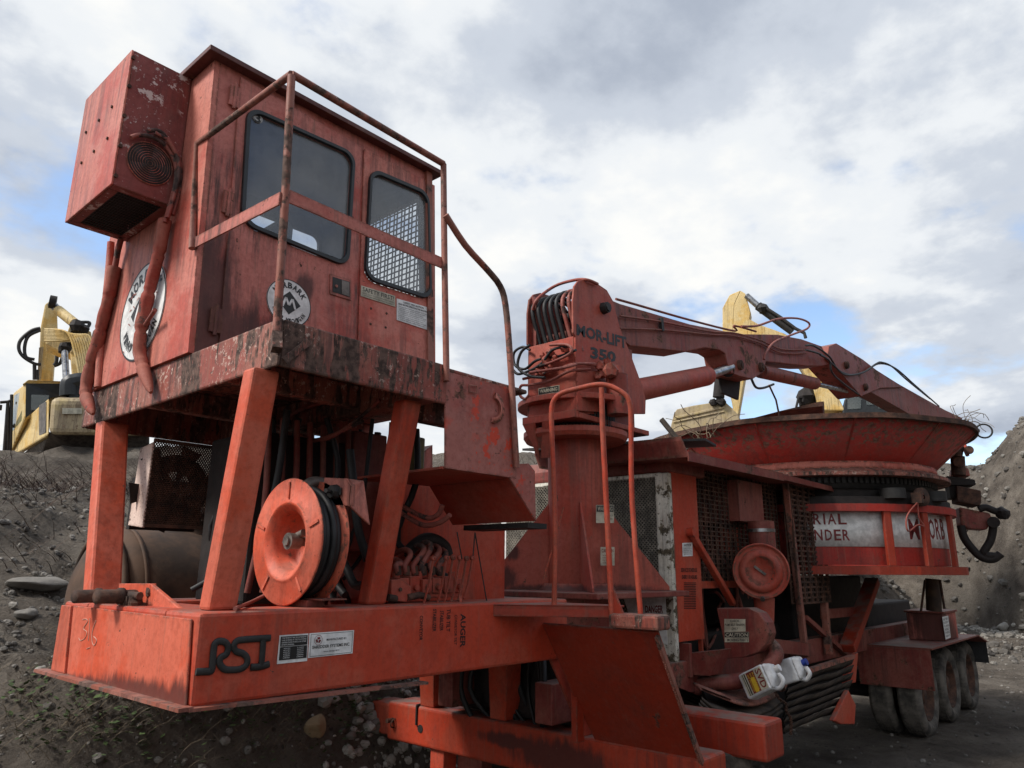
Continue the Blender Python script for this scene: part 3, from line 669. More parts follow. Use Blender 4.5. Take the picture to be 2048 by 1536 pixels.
quad_text(mb, 'KEEP ALL GUARDS IN PLACE WHEN MACHINE IS RUNNING', s1, .04, .95, .60, .72, .004); quad_text(mb, 'STOP MACHINE BEFORE SERVICING OR CLEANING', s1, .04, .95, .80, .92, .004); mb.build('safety_sign', [M['cream'], M['ink']], cab)
s2 = [SP(793, 597, .014), SP(856, 615, .014), SP(854, 660, .014), SP(793, 640, .014)]
mb = MB(); quad_plate(mb, s2); mb.mi = 1; quad_text(mb, 'SAFETY PRECAUTION', s2, .2, .85, .06, .14, .004, .02); quad_text(mb, 'READ BEFORE OPERATING THIS MACHINE', s2, .05, .97, .18, .26, .004, .02)
for i, l in enumerate(('1. READ THE INSTRUCTION MANUAL AND KNOW THE MACHINE', '2. KEEP CLEAR OF ALL MOVING PARTS AT ALL TIMES', '3. NEVER STAND NEAR THE TUB WHILE IT IS TURNING', '4. WEAR EYE AND EAR PROTECTION', '5. SHUT OFF ENGINE BEFORE ANY REPAIR OR ADJUSTMENT', '6. KEEP ALL SHIELDS AND GUARDS IN PLACE', '7. DO NOT OPERATE WITH WORN HAMMERS', '8. CHECK THE OIL LEVEL EVERY DAY')):
    quad_text(mb, l, s2, .04, .95 - .05 * (i % 3), .32 + i * .083, .365 + i * .083, .004)
mb.build('precaution_sign', [M['white'], M['ink']], cab)
mb = MB()
for px, py in ((742, 617), (773, 627), (741, 648), (771, 655)): c = SP(px, py, .012); mb.cyl(c, c + sn * .003, .008, n=7)
mb.build('bolt_hole', M['rust'], cab)
def roundel(c, n, u, w, R, name, worn=0):
    mb = MB(); c = V(c); n = V(n).normalized(); u = V(u).normalized() * R; w = V(w).normalized() * R
    F = lambda a, b, e=0: c + u * a + w * b + n * e
    N_ = 40; ring = lambda r: [F(math.cos(2 * math.pi * i / N_) * r, math.sin(2 * math.pi * i / N_) * r) for i in range(N_)]
    mb.prism(ring(1.0), n * .002); mb.mi = 1
    for a, b in ((1.0, .965),):
        A = [p + n * .003 for p in ring(a)]; B = [p + n * .003 for p in ring(b)]; mb.add(A + B, [(i, (i + 1) % N_, (i + 1) % N_ + N_, i + N_) for i in range(N_)])
    mb.add([F(0, .50, .003), F(.52, 0, .003), F(0, -.50, .003), F(-.52, 0, .003)], [(0, 1, 2, 3)])
    for s_, r0, r1, a0, a1, up in (('MORBARK', .62, .88, 155, 25, 1), ('WINN, MICHIGAN', .66, .86, 205, 335, -1)):
        L = len(s_)
        for i, ch in enumerate(s_):
            if ch == ' ': continue
            t = R_(a0 + (a1 - a0) * (i + .5) / L); ww = abs(R_(a1 - a0)) * .75 / L * .42
            rad = V(math.cos(t), math.sin(t), 0); tan = V(math.sin(t), -math.cos(t), 0) * up
            lo, hi = (r0, r1) if up > 0 else (r1, r0)
            q = [rad * hi - tan * ww, rad * hi + tan * ww, rad * lo + tan * ww, rad * lo - tan * ww]
            q = [F(p.x, p.y) for p in q]; quad_text(mb, ch, q, 0, 1, 0, 1, .0032, .04)
    mb.mi = 0; a = .10
    zz_ = [(-.30, -.22), (-.16, .20), (-.02, -.12), (.13, .20), (.28, -.22)]
    for (x0, y0), (x1, y1) in zip(zz_[:-1], zz_[1:]):
        mb.add([F(x0 - .05, y0, .0045), F(x0 + .05, y0, .0045), F(x1 + .05, y1, .0045), F(x1 - .05, y1, .0045)], [(0, 1, 2, 3)])
    if worn:
        mb.mi = 2
        for i in range(26):
            t = random.uniform(0, 6.28); r = random.uniform(.1, .95); d = random.uniform(0, 3.14); l = random.uniform(.05, .22)
            x, y = math.cos(t) * r, math.sin(t) * r
            if math.hypot(x + math.cos(d) * l, y + math.sin(d) * l) > .97: continue
            mb.add([F(x, y, .005), F(x + math.cos(d) * l, y + math.sin(d) * l, .005), F(x + math.cos(d) * l * .6, y + math.sin(d) * l * .6 + .03, .005)], [(0, 1, 2)])
    return mb.build(name, [M['white'], M['ink'], M['cab']], cab)
cs = SP(578, 606, .016); su = (SP(620, 606, .016) - cs); sR = su.length
roundel(cs, sn, V(1, 0, 0), sn.cross(V(1, 0, 0)) * (1 if sn.cross(V(1, 0, 0)).z > 0 else -1), sR, 'round_decal')
cf = PX(285, 622, .118); fR = (PX(243, 635, .118) - PX(327, 612, .118)).length / 2
roundel(cf, V(-1, 0, 0), V(0, -1, 0), V(0, 0, 1), fR, 'round_decal', worn=1)
mb = MB(); mb.prism([PX(205, 478, .10), PX(222, 478, .10), PX(196, 778, .10), PX(186, 778, .10)], (.02, 0, 0))
# rear corner channel
mb = MB(); mb.bar(side_pt(XR - .01, ZB, .012), side_pt(XR - .01, ZT, .012), .03, .05); mb.build('corner_channel', M['rail'], cab)

# --- air conditioner on the front wall
AY0, AY1, AX, AZ0, AZ1 = 1.02, 1.69, -.215, 3.815, 4.625
ac = empty('air_conditioner', (AX, AY0, AZ0), G)
mb = MB(); mb.box(AX, AX + .012, AY0, AY1, AZ0, AZ1); mb.mi = 1; mb.box(AX + .012, .118, AY0, AY0 + .012, AZ0, AZ1); mb.box(AX + .012, .118, AY1 - .012, AY1, AZ0, AZ1); mb.box(AX + .012, .118, AY0 + .012, AY1 - .012, AZ1 - .012, AZ1)
for a, b, c, d in ((AX + .012, .118, AY0 + .012, AY0 + .06), (AX + .012, .118, AY1 - .06, AY1 - .012), (AX + .012, AX + .06, AY0 + .06, AY1 - .06), (.07, .118, AY0 + .06, AY1 - .06)): mb.box(a, b, c, d, AZ0, AZ0 + .012)
mb.build('housing', [M['cab'], M['acside']], ac, bevel=.004)
mb = MB(); mb.mesh_grid([(AX + .05, AY1 - .05, AZ0 + .006), (AX + .05, AY0 + .05, AZ0 + .006), (.08, AY0 + .05, AZ0 + .006), (.08, AY1 - .05, AZ0 + .006)], 34, 17, .004)
mb.build('intake_mesh', M['black'], ac)
mb = MB(); mb.box(AX + .05, .08, AY0 + .05, AY1 - .05, AZ0 + .06, AZ0 + .07); mb.build('filter', M['dark'], ac)
fc = PY(300, 327, AY0 - .004); fR2 = (PY(344, 335, AY0 - .004) - fc).length
mb = MB()
for i in range(9): r = fR2 * (i + 1) / 9; mb.lathe([(0, r - .0030), (.006, r), (0, r + .0030)], fc, (0, -1, 0), 40)
for k in range(4): a = R_(45 + 90 * k); mb.tube([fc + V(math.cos(a) * .01, -.001, math.sin(a) * .01), fc + V(math.cos(a) * fR2 * 1.02, -.001, math.sin(a) * fR2 * 1.02)], .0022, 5)
mb.build('fan_guard', M['cab'], ac)
mb = MB(); mb.lathe([(.003, 0), (.003, fR2 * .97)], fc, (0, -1, 0), 32, sm=False); mb.mi = 1
for k in range(5): a = R_(72 * k); mb.add([fc + V(math.cos(a) * .01, -.0035, math.sin(a) * .01), fc + V(math.cos(a - .3) * fR2 * .9, -.0045, math.sin(a - .3) * fR2 * .9), fc + V(math.cos(a + .25) * fR2 * .9, -.0035, math.sin(a + .25) * fR2 * .9)], [(0, 1, 2)])
mb.build('fan', [M['dark'], M['black']], ac)
mb = MB()
for px, py in ((266, 116), (258, 173), (248, 232), (240, 292), (231, 352)): c = PY(px, py, AY0); mb.cyl(c, c - V(0, .010, 0), .011, n=8)
for px, py in ((225, 214), (199, 241), (173, 265), (216, 277), (189, 303), (164, 326)): c = PX(px, py, AX); mb.cyl(c, c - V(.008, 0, 0), .009, n=8)
mb.build('bolt', M['rust'], ac)
# sleeved hoses
def HX(pts, x): return [PX(a, b, x if not isinstance(x, (list, tuple)) else x[i]) for i, (a, b) in enumerate(pts)]
hp = [(262, 275), (280, 270), (305, 275), (330, 290), (350, 325), (352, 360), (343, 400), (330, 445)]
mb = MB(); mb.tube([PY(a, b, AY0 - .03) for a, b in hp], .0125, 8, smooth_=4); mb.tube([PY(a + 5, b - 9, AY0 - .05) for a, b in hp[2:]], .012, 8, smooth_=4); mb.tube([PY(a, b, AY0 - .035) for a, b in ((295, 262), (318, 262), (340, 285), (360, 330), (358, 380), (345, 430))], .012, 8, smooth_=4)
mb.build('hose', M['hose'], ac)
seg = [(330, 440), (319, 500), (304, 560), (290, 620), (280, 680), (285, 730), (302, 785)]
mb = MB(); wob = lambda t: 1 + .05 * math.sin(t * 47) + .05 * math.sin(t * 13 + 1) - (.20 if min(abs(t - k) for k in (.18, .40, .62, .83)) < .012 else 0)
mb.tube([PX(a, b, .075 if i < 5 else .09) for i, (a, b) in enumerate(seg)], .033, 10, smooth_=10, taper=lambda t: wob(t) * (1 if t < .90 else max(.2, 1 - (t - .90) * 7.5))); mb.build('hose_sleeve', M['sleeve'], ac)
seg = [(229, 535), (219, 590), (206, 640), (194, 690), (178, 745), (172, 790), (186, 828)]
mb = MB(); mb.tube([PX(a, b, .085) for a, b in seg], .036, 10, smooth_=10, taper=lambda t: wob(t) * (1 if t < .90 else max(.2, 1 - (t - .90) * 7.5))); mb.build('hose_sleeve', M['sleeve'], ac)
mb = MB(); mb.tube([PX(242, 478, .08), PX(236, 500, .08), PX(229, 540, .085)], .018, 8); mb.build('hose', M['hose'], ac)
mb = MB(); mb.tube([PX(310, 620, .06), PX(270, 690, .1), PX(283, 745, .1), PX(296, 778, .1)], .012, 8, smooth_=4); mb.build('hose', M['hose'], ac)
mb = MB(); mb.tube([PX(222, 485, .09), PX(216, 560, .10), PX(203, 680, .105), PX(196, 775, .11)], .022, 8, smooth_=4, taper=lambda t: 1); mb.build('drain_channel', M['cab'], ac)

# --- hose reel
RXc = 0.50; rc = PX(575, 1082, RXc); RR = .282
reel = empty('hose_reel', rc, G)
AXR = V(1, 0, 0)
def flange(x, flip, name):
    mb = MB(); s = -flip
    prof = [(x + .0, RR), (x - .006 * s, RR + .004), (x - .010 * s, RR - .002), (x - .010 * s, .185), (x - .016 * s, .180), (x - .016 * s, .170), (x - .008 * s, .163), (x + .004 * s, .140), (x + .03 * s, .132), (x + .11 * s, .126), (x + .11 * s, 0)]
    mb.lathe([(h - rc.x + rc.x - x + (x - rc.x), r) for h, r in prof], rc, AXR, 64)
    for k in range(5):
        a = R_(90 + 72 * k); u = V(0, -math.cos(a), math.sin(a))
        mb.bar(rc + V(x - rc.x - .012 * s, 0, 0) + u * .195, rc + V(x - rc.x - .012 * s, 0, 0) + u * .268, .012, .010, (1, 0, 0))
    return mb.build(name, M['bright'], reel)
flange(rc.x, -1, 'flange')
mb = MB(); mb.lathe([(.130, 0.05), (.130, RR), (.137, RR), (.137, .05)], rc, AXR, 64); mb.build('flange', M['bright'], reel)
mb = MB()
for i in range(4):
    x = .022 + .029 * i
    for r in (.245 - .012 * (i % 2), .20): mb.lathe([(x + .0155 * math.cos(t), r + .0155 * math.sin(t)) for t in [j * math.pi / 4 for j in range(9)]], rc, AXR, 48)
mb.lathe([(.005, .19), (.128, .19)], rc, AXR, 48); mb.build('wound_hose', M['rubber'], reel)
mb = MB(); mb.cyl(rc + V(.02, .0, 0), rc + V(.24, 0, 0), .022); mb.cyl(rc + V(.0, 0, 0), rc + V(.06, 0, 0), .038, .034, 20); mb.cyl(rc + V(-.012, 0, 0), rc + V(.0, 0, 0), .024, .024, 6)
mb.cyl(rc + V(.05, -.05, .04), rc + V(.05, .02, .02), .016); mb.build('spindle', M['oldsteel'], reel)
mb = MB(); a = rc + V(.16, 0, 0)
mb.prism([a + V(0, .02, -.05), a + V(0, -.10, .02), a + V(0, -.13, .26), a + V(0, -.06, .26), a + V(0, -.03, .1), a + V(0, .10, -.28), a + V(0, .02, -.28)], (.012, 0, 0))
mb.prism([a + V(0, -.12, BT - a.z + .005), a + V(0, .1, BT - a.z + .005), a + V(0, .06, -.05), a + V(0, -.06, -.05)], (.014, 0, 0)); mb.build('stand', M['beam'], reel, bevel=.003)
mb = MB(); gq = [PX(648, 955, .63), PX(693, 957, .63), PX(703, 972, .63), PX(700, 1012, .63), PX(645, 1010, .63)]; mb.prism(gq, (.02, 0, 0)); mb.prism([gq[1], gq[2], gq[3], gq[3] + V(.12, 0, -.08), gq[1] + V(.10, 0, .0)], (.0, .015, 0)); mb.build('guide_plate', M['cab'], reel, bevel=.004)
mb = MB(); c = PX(672, 984, .625); mb.cyl(c, c - V(.03, 0, 0), .036, .030, 8); mb.cyl(c - V(.03, 0, 0), c - V(.07, .02, 0), .010); mb.box(c.x - .008, c.x, c.y - .045, c.y + .045, c.z - .018, c.z + .018); mb.build('guide_roller', M['black'], reel, bevel=.003)
mb = MB(); mb.tube([PX(655, 975, .68), PX(640, 965, .65), PX(622, 966, .60), PX(610, 975, .57)], .028, 10, smooth_=5); mb.build('swivel_elbow', M['oldsteel'], reel)
mb = MB(); p_ = PZ(585, 1216, BT + .006); mb.box(.53, .62, .10, .30, BT + .001, BT + .03); mb.box(.55, .68, .02, .16, BT + .031, BT + .037); mb.build('foot', M['maroon'], reel)
mb = MB(); mb.tube([PZ(470, 1217, BT + .012), PX(500, 1205, .40), PX(530, 1190, .50)], .0085, 7, smooth_=4); mb.build('hose_end', M['hose'], reel)

# --- valve bank with levers
vb = empty('valve_bank', (1.25, .25, BT), G)
LY = .14
def VY(px, py, y=LY): return PY(px, py, y)
mb = MB(); a = VY(782, 1160); b = VY(938, 1205)
x0 = VY(782, 1200).x; x1 = VY(940, 1200).x; zc = VY(800, 1160).z
mb.box(x0, x1, LY + .06, LY + .17, BT + .02, BT + .075); 
n = 7
for i in range(n):
    xa = x0 + (x1 - x0) * (i + .08) / n; xb = x0 + (x1 - x0) * (i + .9) / n
    mb.box(xa, xb, LY + .05 - (.01 if i % 2 else 0), LY + .18, BT + .045, BT + .115 + .008 * (i % 3)); mb.cyl((xa + (xb - xa) / 2, LY + .03, BT + .075), (xa + (xb - xa) / 2, LY + .06, BT + .075), .016, n=10)
    mb.cyl((xa + (xb - xa) / 2, LY + .11, BT + .115), (xa + (xb - xa) / 2, LY + .11, BT + .155), .02, n=8)
mb.prism([VY(783, 1160), VY(805, 1158), VY(822, 1172), VY(824, 1190), VY(812, 1204), VY(783, 1200)], (0, .05, 0))
mb.build('valve_body', M['turret'], vb, bevel=.004)
mb = MB(); c = VY(800, 1179, LY - .002); mb.cyl(c, c + V(0, -.008, 0), .010, n=6); mb.tube([VY(815, 1195), VY(840, 1190), VY(858, 1196)], .017, 8); mb.tube([VY(776, 1195), VY(792, 1198)], .018, 8); mb.build('port_fitting', M['rust'], vb)
lv = [(867, 1117, 848, 1205), (893, 1116, 875, 1206), (906, 1115, 888, 1207), (920, 1116, 903, 1202), (933, 1117, 916, 1200), (945, 1116, 928, 1196)]
for (xa, ya, xb, yb) in lv:
    mb = MB(); A = VY(xa, ya, LY - .02); B = VY(xb, yb, LY - .02); mid = B + (A - B) * .35 + V(.006, 0, 0)
    mb.bar(A, mid, .005, .013, (0, 1, 0)); mb.bar(mid, B, .005, .011, (0, 1, 0))
    mb.lathe([(0, .004), (0, .0135), (.018, .0135), (.018, .004), (0, .004)], A - V(0, .009, 0), (0, 1, 0), 12); mb.ball(B, .008, 6); mb.build('lever', M['turret'], vb)
mb = MB(); mb.bar(VY(920, 1190, LY - .03), VY(923, 1214, LY - .05), .022, .004, (0, 1, 0)); mb.bar(VY(918, 1212, LY - .06), VY(926, 1219, LY - .08), .02, .004, (0, 1, 0)); mb.build('lever_handle', M['beam'], vb, bevel=.002)
for i, (x, y) in enumerate(((797, 1120), (815, 1100), (842, 1092), (856, 1086), (873, 1093), (886, 1100))):
    mb = MB(); e = VY(796 + i * 17, 1150, LY + .10); tp = VY(x, y, LY + .14)
    mb.tube([e, e + V(-.015, .0, .05), VY(x + 6, y + 8, LY + .12), VY(x - 10, y, LY + .26), VY(x - 45, y + 22, LY + .5), VY(x - 60, y + 60, LY + .62)], .0155, 8, smooth_=6); mb.mi = 1
    mb.cyl(e, e + V(-.006, 0, .045), .0195, .018, 8); mb.build('hydraulic_hose', [M['hose'], M['rust']], vb)
mb = MB(); mb.tube([VY(x, y, LY + .3) for x, y in ((815, 1105), (840, 1082), (865, 1078), (888, 1092), (895, 1110))], .035, 10, smooth_=5); mb.build('hydraulic_hose', M['rubber'], vb)
mb = MB()
for a_, b_ in (((914, 1064), (924, 1118)), ((950, 1065), (946, 1112)), ((950, 1065), (975, 1212))): mb.tube([VY(*a_, LY - .02), VY(*b_, LY - .03)], .004, 6)
mb.build('control_rod', M['black'], vb)

# --- machinery under the cab: oil tank, cooler guard, hoses
mb = MB(); o0 = PY(742, 1190, .62); o1 = PY(965, 1190, .62)
mb.box(1.45, 2.12, .62, 1.25, BT - .2, 2.46); mb.box(2.12, 2.45, .66, 1.22, BT - .2, 2.20); mb.build('oil_tank', M['beam'], G, bevel=.012)
mb = MB(); mb.cyl((1.62, .70, 2.46), (1.62, .70, 2.70), .07); mb.build('filter_can', plain('olive_filter', (.12, .105, .03), .5), G)
mb = MB(); mb.box(1.20, 1.45, .75, 1.35, 2.0, 2.70); mb.build('pump_housing', M['maroon'], G, bevel=.01)
mb = MB(); mb.prism([PY(865, 890, .9), PY(820, 925, .9), PY(815, 975, .9), PY(865, 990, .9)], (0, .1, 0)); mb.build('bracket', M['cabdark'], G)
gy = 1.50; gk = empty('oil_cooler', PY(290, 1055, gy), G)
ga = PY(309, 880, gy); gb = PY(440, 903, gy); gc = PY(405, 1062, gy); gd = PY(283, 1050, gy)
mb = MB(); q = [ga, V(gb.x, gy, ga.z), V(gb.x, gy, gd.z), V(ga.x, gy, gd.z)]; mb.mesh_grid(q, 26, 22, .007, diag=True); mb.bar(q[0], q[1], .02, .02); mb.bar(q[3], q[2], .02, .02); mb.bar(q[1], q[2], .02, .02); mb.build('expanded_mesh', M['rust'], gk)
mb = MB(); x_ = ga.x - .005; z1_ = PY(296, 882, gy).z; z0_ = PY(276, 1055, gy).z
mb.prism([V(x_, gy, z0_), V(x_, gy, z1_), V(x_, gy + .17, z1_ - .02), V(x_, gy + .20, z0_ + .02)], (.012, 0, 0)); mb.build('end_frame', M['pinkwhite'], gk, bevel=.003)
mb = MB(); cx_ = (ga.x + gb.x) / 2; cz_ = (z0_ + z1_) / 2
mb.lathe([(.1, .10), (.1, .20), (.13, .20), (.13, .10)], (cx_, gy, cz_), (0, 1, 0), 32)
for k in range(6): a = R_(60 * k + 10); mb.hexa([V(cx_ + math.cos(a + d) * r, gy + .12 + h, cz_ + math.sin(a + d) * r) for h in (0, .01) for r, d in ((.05, -.2), (.26, -.22), (.26, .25), (.05, .3))])
mb.box(ga.x + .01, gb.x, gy + .22, gy + .26, z0_, z0_ + .30)
mb.build('cooler_fan', M['dark'], gk)
mb = MB()
random.seed(3)
for i in range(15):
    x = random.uniform(.55, 1.5); y = random.uniform(.45, 1.35); z0 = random.uniform(1.75, 2.0)
    mb.tube([V(x, y, 2.72), V(x + random.uniform(-.08, .08), y + random.uniform(-.05, .05), 2.4), V(x + random.uniform(-.15, .15), y + random.uniform(-.1, .1), 2.05), V(x + random.uniform(-.3, .3), y + random.uniform(-.1, .1), z0 - .1)], random.choice((.012, .016, .02)), 7, smooth_=4)
mb.build('hose_bundle', M['rubber'], G)
for pts, r in ((((470, 800), (540, 830), (560, 860), (640, 880), (700, 850), (760, 800)), .010), (((535, 880), (600, 886), (660, 872), (725, 842)), .011), (((520, 830), (560, 850), (600, 820), (700, 790)), .012), (((700, 900), (706, 960), (715, 1050), (735, 1120)), .022), (((660, 1080), (690, 1130), (710, 1170), (735, 1165)), .022), (((800, 1010), (850, 1035), (875, 1030), (885, 1010)), .014), (((800, 1025), (845, 1050), (880, 1045), (900, 1030)), .014), (((655, 1110), (668, 1160), (690, 1190)), .02), (((645, 1120), (655, 1170), (665, 1200)), .02)):
    mb = MB(); mb.tube([PX(a, b, .95 if pts[0][0] < 780 else 1.35) for a, b in pts], r, 8, smooth_=5); mb.build('hose', M['hose'] if r < .02 else M['rubber'], G)
mb = MB(); mb.box(.6, 1.18, .78, 1.3, 1.72, 2.62); mb.build('power_pack', M['dark'], G, bevel=.02)
mb = MB()
for i in range(7): x = .62 + i * .085; mb.tube([V(x, .72, 2.69), V(x + .01, .70, 2.2 + .05 * (i % 3)), V(x - .02, .74, 1.78)], .017, 8, smooth_=4)
mb.build('pipe_run', M['maroon'], G)
# --- old tank beside the gooseneck (stands on its own frame)
TK = V(.66, 2.70, 1.66); tr = .51
tk = empty('storage_tank', (1.8, 2.72, ground_z(1.8, 2.72, False)))
tag(tk, 'weathered brown cylindrical tank lying on the bank behind the red support legs', 'tank')
mb = MB(); mb.lathe([(-.20, 0), (-.19, .15), (-.15, .30), (-.08, .43), (0, .495), (.06, tr), (2.4, tr), (2.5, .45), (2.6, .25), (2.62, 0)], TK, (1, 0, 0), 48); mb.build('shell', M['tank'], tk)
mb = MB(); mb.lathe([(.05, tr), (.05, tr + .008), (.075, tr + .008), (.075, tr)], TK, (1, 0, 0), 48); mb.tube([TK + V(-.06, math.cos(t) * .475, math.sin(t) * .475) for t in [R_(20 + i * 10) for i in range(20)]], .022, 8); mb.build('rim_band', M['tank'], tk)
mb = MB(); c = TK + V(.62, -.05, tr - .03); mb.lathe([(0, .17), (.08, .17), (.08, .20), (.10, .20), (.10, .15), (0, .15)], c, (0, 0, 1), 32); mb.build('manway', M['tank'], tk)
mb = MB(); mb.tube([c + V(-.25, .0, .0), c + V(-.2, 0, .12), c + V(0, 0, .14)], .03, 8, smooth_=4); mb.ball(c + V(-.14, -.05, .17), .06, 10, .4); mb.cyl(c + V(-.05, -.1, .1), c + V(-.05, -.1, .45), .02); mb.build('valve', M['rust'], tk)


# --- front plate of the body and cross beams
kx = lambda z: 2.04 + .7 * (1.596 - z)
mb = MB(); zt_, zb_ = 1.60, .90
pl = [V(kx(zt_), .0, zt_), V(kx(zt_), -.755, zt_ + .0), V(kx(.87), -.70, .87), V(kx(.87), -.02, .87), V(kx(1.1), 0.0, 1.1)]
mb.prism(pl, (.014, 0, .01)); fpl = mb.build('gooseneck_front_plate', M['deep'], G, bevel=.003)
mb = MB(); a = V(kx(zt_) - .008, -.755, zt_ - .02); b = V(kx(.80) - .008, -.705, .80)
mb.bar(a, b, .020, .024, (1, 0, 0))
random.seed(5)
for i in range(70): t = (i + .5) / 70; mb.ball(a.lerp(b, t) + V(-.010, .002 + .004 * math.sin(i * 1.9), 0), .0062, 6, .6)
mb.build('weld_bead', M['rail'], fpl)
mb = MB(); zb2 = 1.610; mb.box(1.97, 2.10, -.80, -.50, zb2 + .0, zb2 + .075); mb.build('channel_end', M['band'], fpl, bevel=.015)
mb = MB(); mb.box(2.33, 2.40, -.02, .02, .93, 1.42); mb.prism([V(2.18, .06, 1.40), V(2.50, .06, .93), V(2.62, .06, .93), V(2.30, .06, 1.40)], (0, .012, 0)); mb.build('stiffener', M['deep'], fpl)
cb = empty('cross_beam', (2.5, .5, .66), G)
mb = MB(); mb.box(2.50, 2.78, -.725, 1.90, .657, .928); mb.build('outer_tube', M['xbeam'], cb, bevel=.022, seg=3)
mb = MB(); mb.box(2.525, 2.755, 1.90, 2.13, .675, .905); mb.build('inner_tube', M['beam'], cb, bevel=.02)
mb = MB(); mb.bar(V(2.493, 1.56, .932), V(2.493, 1.56, .80), .012, .012); mb.bar(V(2.493, 1.56, .934), V(2.75, 1.60, .937), .012, .012); c = V(2.50, 1.62, .80); mb.cyl(c + V(-.004, -.1, -.02), c + V(.02, -.1, -.02), .028, n=12); mb.build('retainer', M['dark'], cb)
mb = MB(); mb.lathe([(0, .028), (.006, .036), (.012, .028)], (2.49, 1.80, .78), (0, 1, .2), 16); mb.cyl((2.44, 1.83, .80), (2.53, 1.83, .80), .016); mb.build('pin', M['rust'], cb)
mb = MB(); mb.box(2.53, 2.66, 1.30, 1.44, 0.0, .655); mb.build('jack_leg', M['beam'], cb, bevel=.008)
mb = MB(); mb.box(2.66, 2.76, 1.05, 1.29, .0, .655); mb.build('jack_leg', M['maroon'], cb)
mb = MB(); mb.box(2.40, 2.85, 1.0, 1.6, .0, .05); mb.build('foot_plate', M['rust'], cb)
for y in (1.55, .85):
    mb = MB(); mb.prism([V(2.52, y, .93), V(2.52, y - .14, .93), V(2.36, y - .30, 1.40), V(2.36, y - .12, 1.40)], (.14, 0, 0)); mb.build('strut', M['beam'], cb, bevel=.006)
mb = MB(); c2 = PX(1425, 1432, 2.95); c3 = PX(1562, 1452, 2.95)
mb.box(2.95, 3.20, c3.y + .09, .4, c2.z - .21, c2.z); mb.build('rear_outrigger', M['deep'], G, bevel=.02)

# --- catwalk ledge and guard loop
led = [PY(985, 1203, 0.0), V(2.0, -.50, 1.70)]
mb = MB(); A = PY(988, 1203, -.004); B = PX(1226, 1211, 2.0); A.z = B.z = 1.722
mb.prism([A, B, V(2.10, -.52, A.z), V(2.10, .02, A.z), V(1.75, .02, A.z)], (0, 0, -.012)); mb.prism([A, B, B - V(0, 0, .062), A - V(0, 0, .062)], (.0, .010, 0)); mb.build('ledge', M['deep'], G, bevel=.004)
mb = MB()
gl = PX(1108, 1229, 1.83); gm = PX(1224, 1236, 1.99); gr = PX(1282, 1240, 2.05)
GL = lambda px, py, t: PX(px, py, gl.x + (gr.x - gl.x) * t)
topc = [GL(1104, 870, .0), GL(1103, 822, 0), GL(1108, 800, .03), GL(1124, 786, .12), GL(1160, 776, .3), GL(1195, 769, .5), GL(1222, 773, .68), GL(1250, 789, .87), GL(1259, 806, .95), GL(1262, 840, 1)]
mb.tube([gl, GL(1110, 1050, 0)] + topc + [GL(1264, 1000, 1), gr], .0145, 8, smooth_=3); mb.tube([gm, GL(1215, 1050, .62), GL(1205, 850, .55), GL(1203, 775, .52)], .0155, 8)
gu = mb.build('guard_loop', M['beam'], G)
mb = MB(); mb.prism([PX(1222, 1168, 1.985), PX(1250, 1236, 1.985), PX(1218, 1236, 1.985), PX(1216, 1195, 1.985)], (.012, 0, 0)); mb.build('gusset', M['deep'], gu)
mb = MB(); mb.tube([PX(1127, 1014, 1.95), PX(1110, 1080, 1.9), PX(1087, 1158, 1.85)], .006, 6); mb.build('brace', M['beam'], gu)

# ---------------------------------------------------------------- loader crane
CX, CY = 3.34, .71
cr = empty('loader_crane', (CX, CY, BT), G)
mb = MB(); mb.box(CX - .62, CX + .62, CY - .62, CY + .62, BT - .02, BT + .02); mb.box(2.3, CX - .1, CY - .36, CY + .72, 1.38, BT - .02); mb.build('base_plate', M['maroon'], cr, bevel=.006)
mb = MB(); mb.cyl((CX, CY, BT + .02), (CX, CY, 2.95), .222, .222, 40); mb.lathe([(BT + .02, .30), (BT + .07, .26), (BT + .07, .22)], (CX, CY, 0), (0, 0, 1), 40); mb.build('column', M['column'], cr)
for k in range(4):
    a = R_(45 + 90 * k); d = V(math.cos(a), math.sin(a), 0); w = V(-math.sin(a), math.cos(a), 0) * .008; c = V(CX, CY, 0)
    mb = MB(); mb.prism([c + d * .215 + V(0, 0, BT + .021) - w, c + d * .72 + V(0, 0, BT + .021) - w, c + d * .72 + V(0, 0, BT + .05) - w, c + d * .215 + V(0, 0, 2.42) - w], w * 2); mb.build('gusset', M['column'], cr, bevel=.003)
mb = MB(); mb.lathe([(2.90, .22), (2.90, .40), (2.93, .42), (2.97, .42), (2.97, .30), (3.02, .30), (3.02, .22)], (CX, CY, 0), (0, 0, 1), 48, sm=False); mb.build('slew_flange', M['turret'], cr)
mb = MB()
for i in range(72): a = R_(5 * i); mb.hexa([V(CX + math.cos(a + d) * r, CY + math.sin(a + d) * r, z) for z in (2.99, 3.17) for r, d in ((.27, -.02), (.325, -.018), (.325, .018), (.27, .02))])
mb.lathe([(2.975, .28), (2.975, .31), (3.18, .31), (3.18, .2)], (CX, CY, 0), (0, 0, 1), 48); mb.build('slew_gear', M['black'], cr)
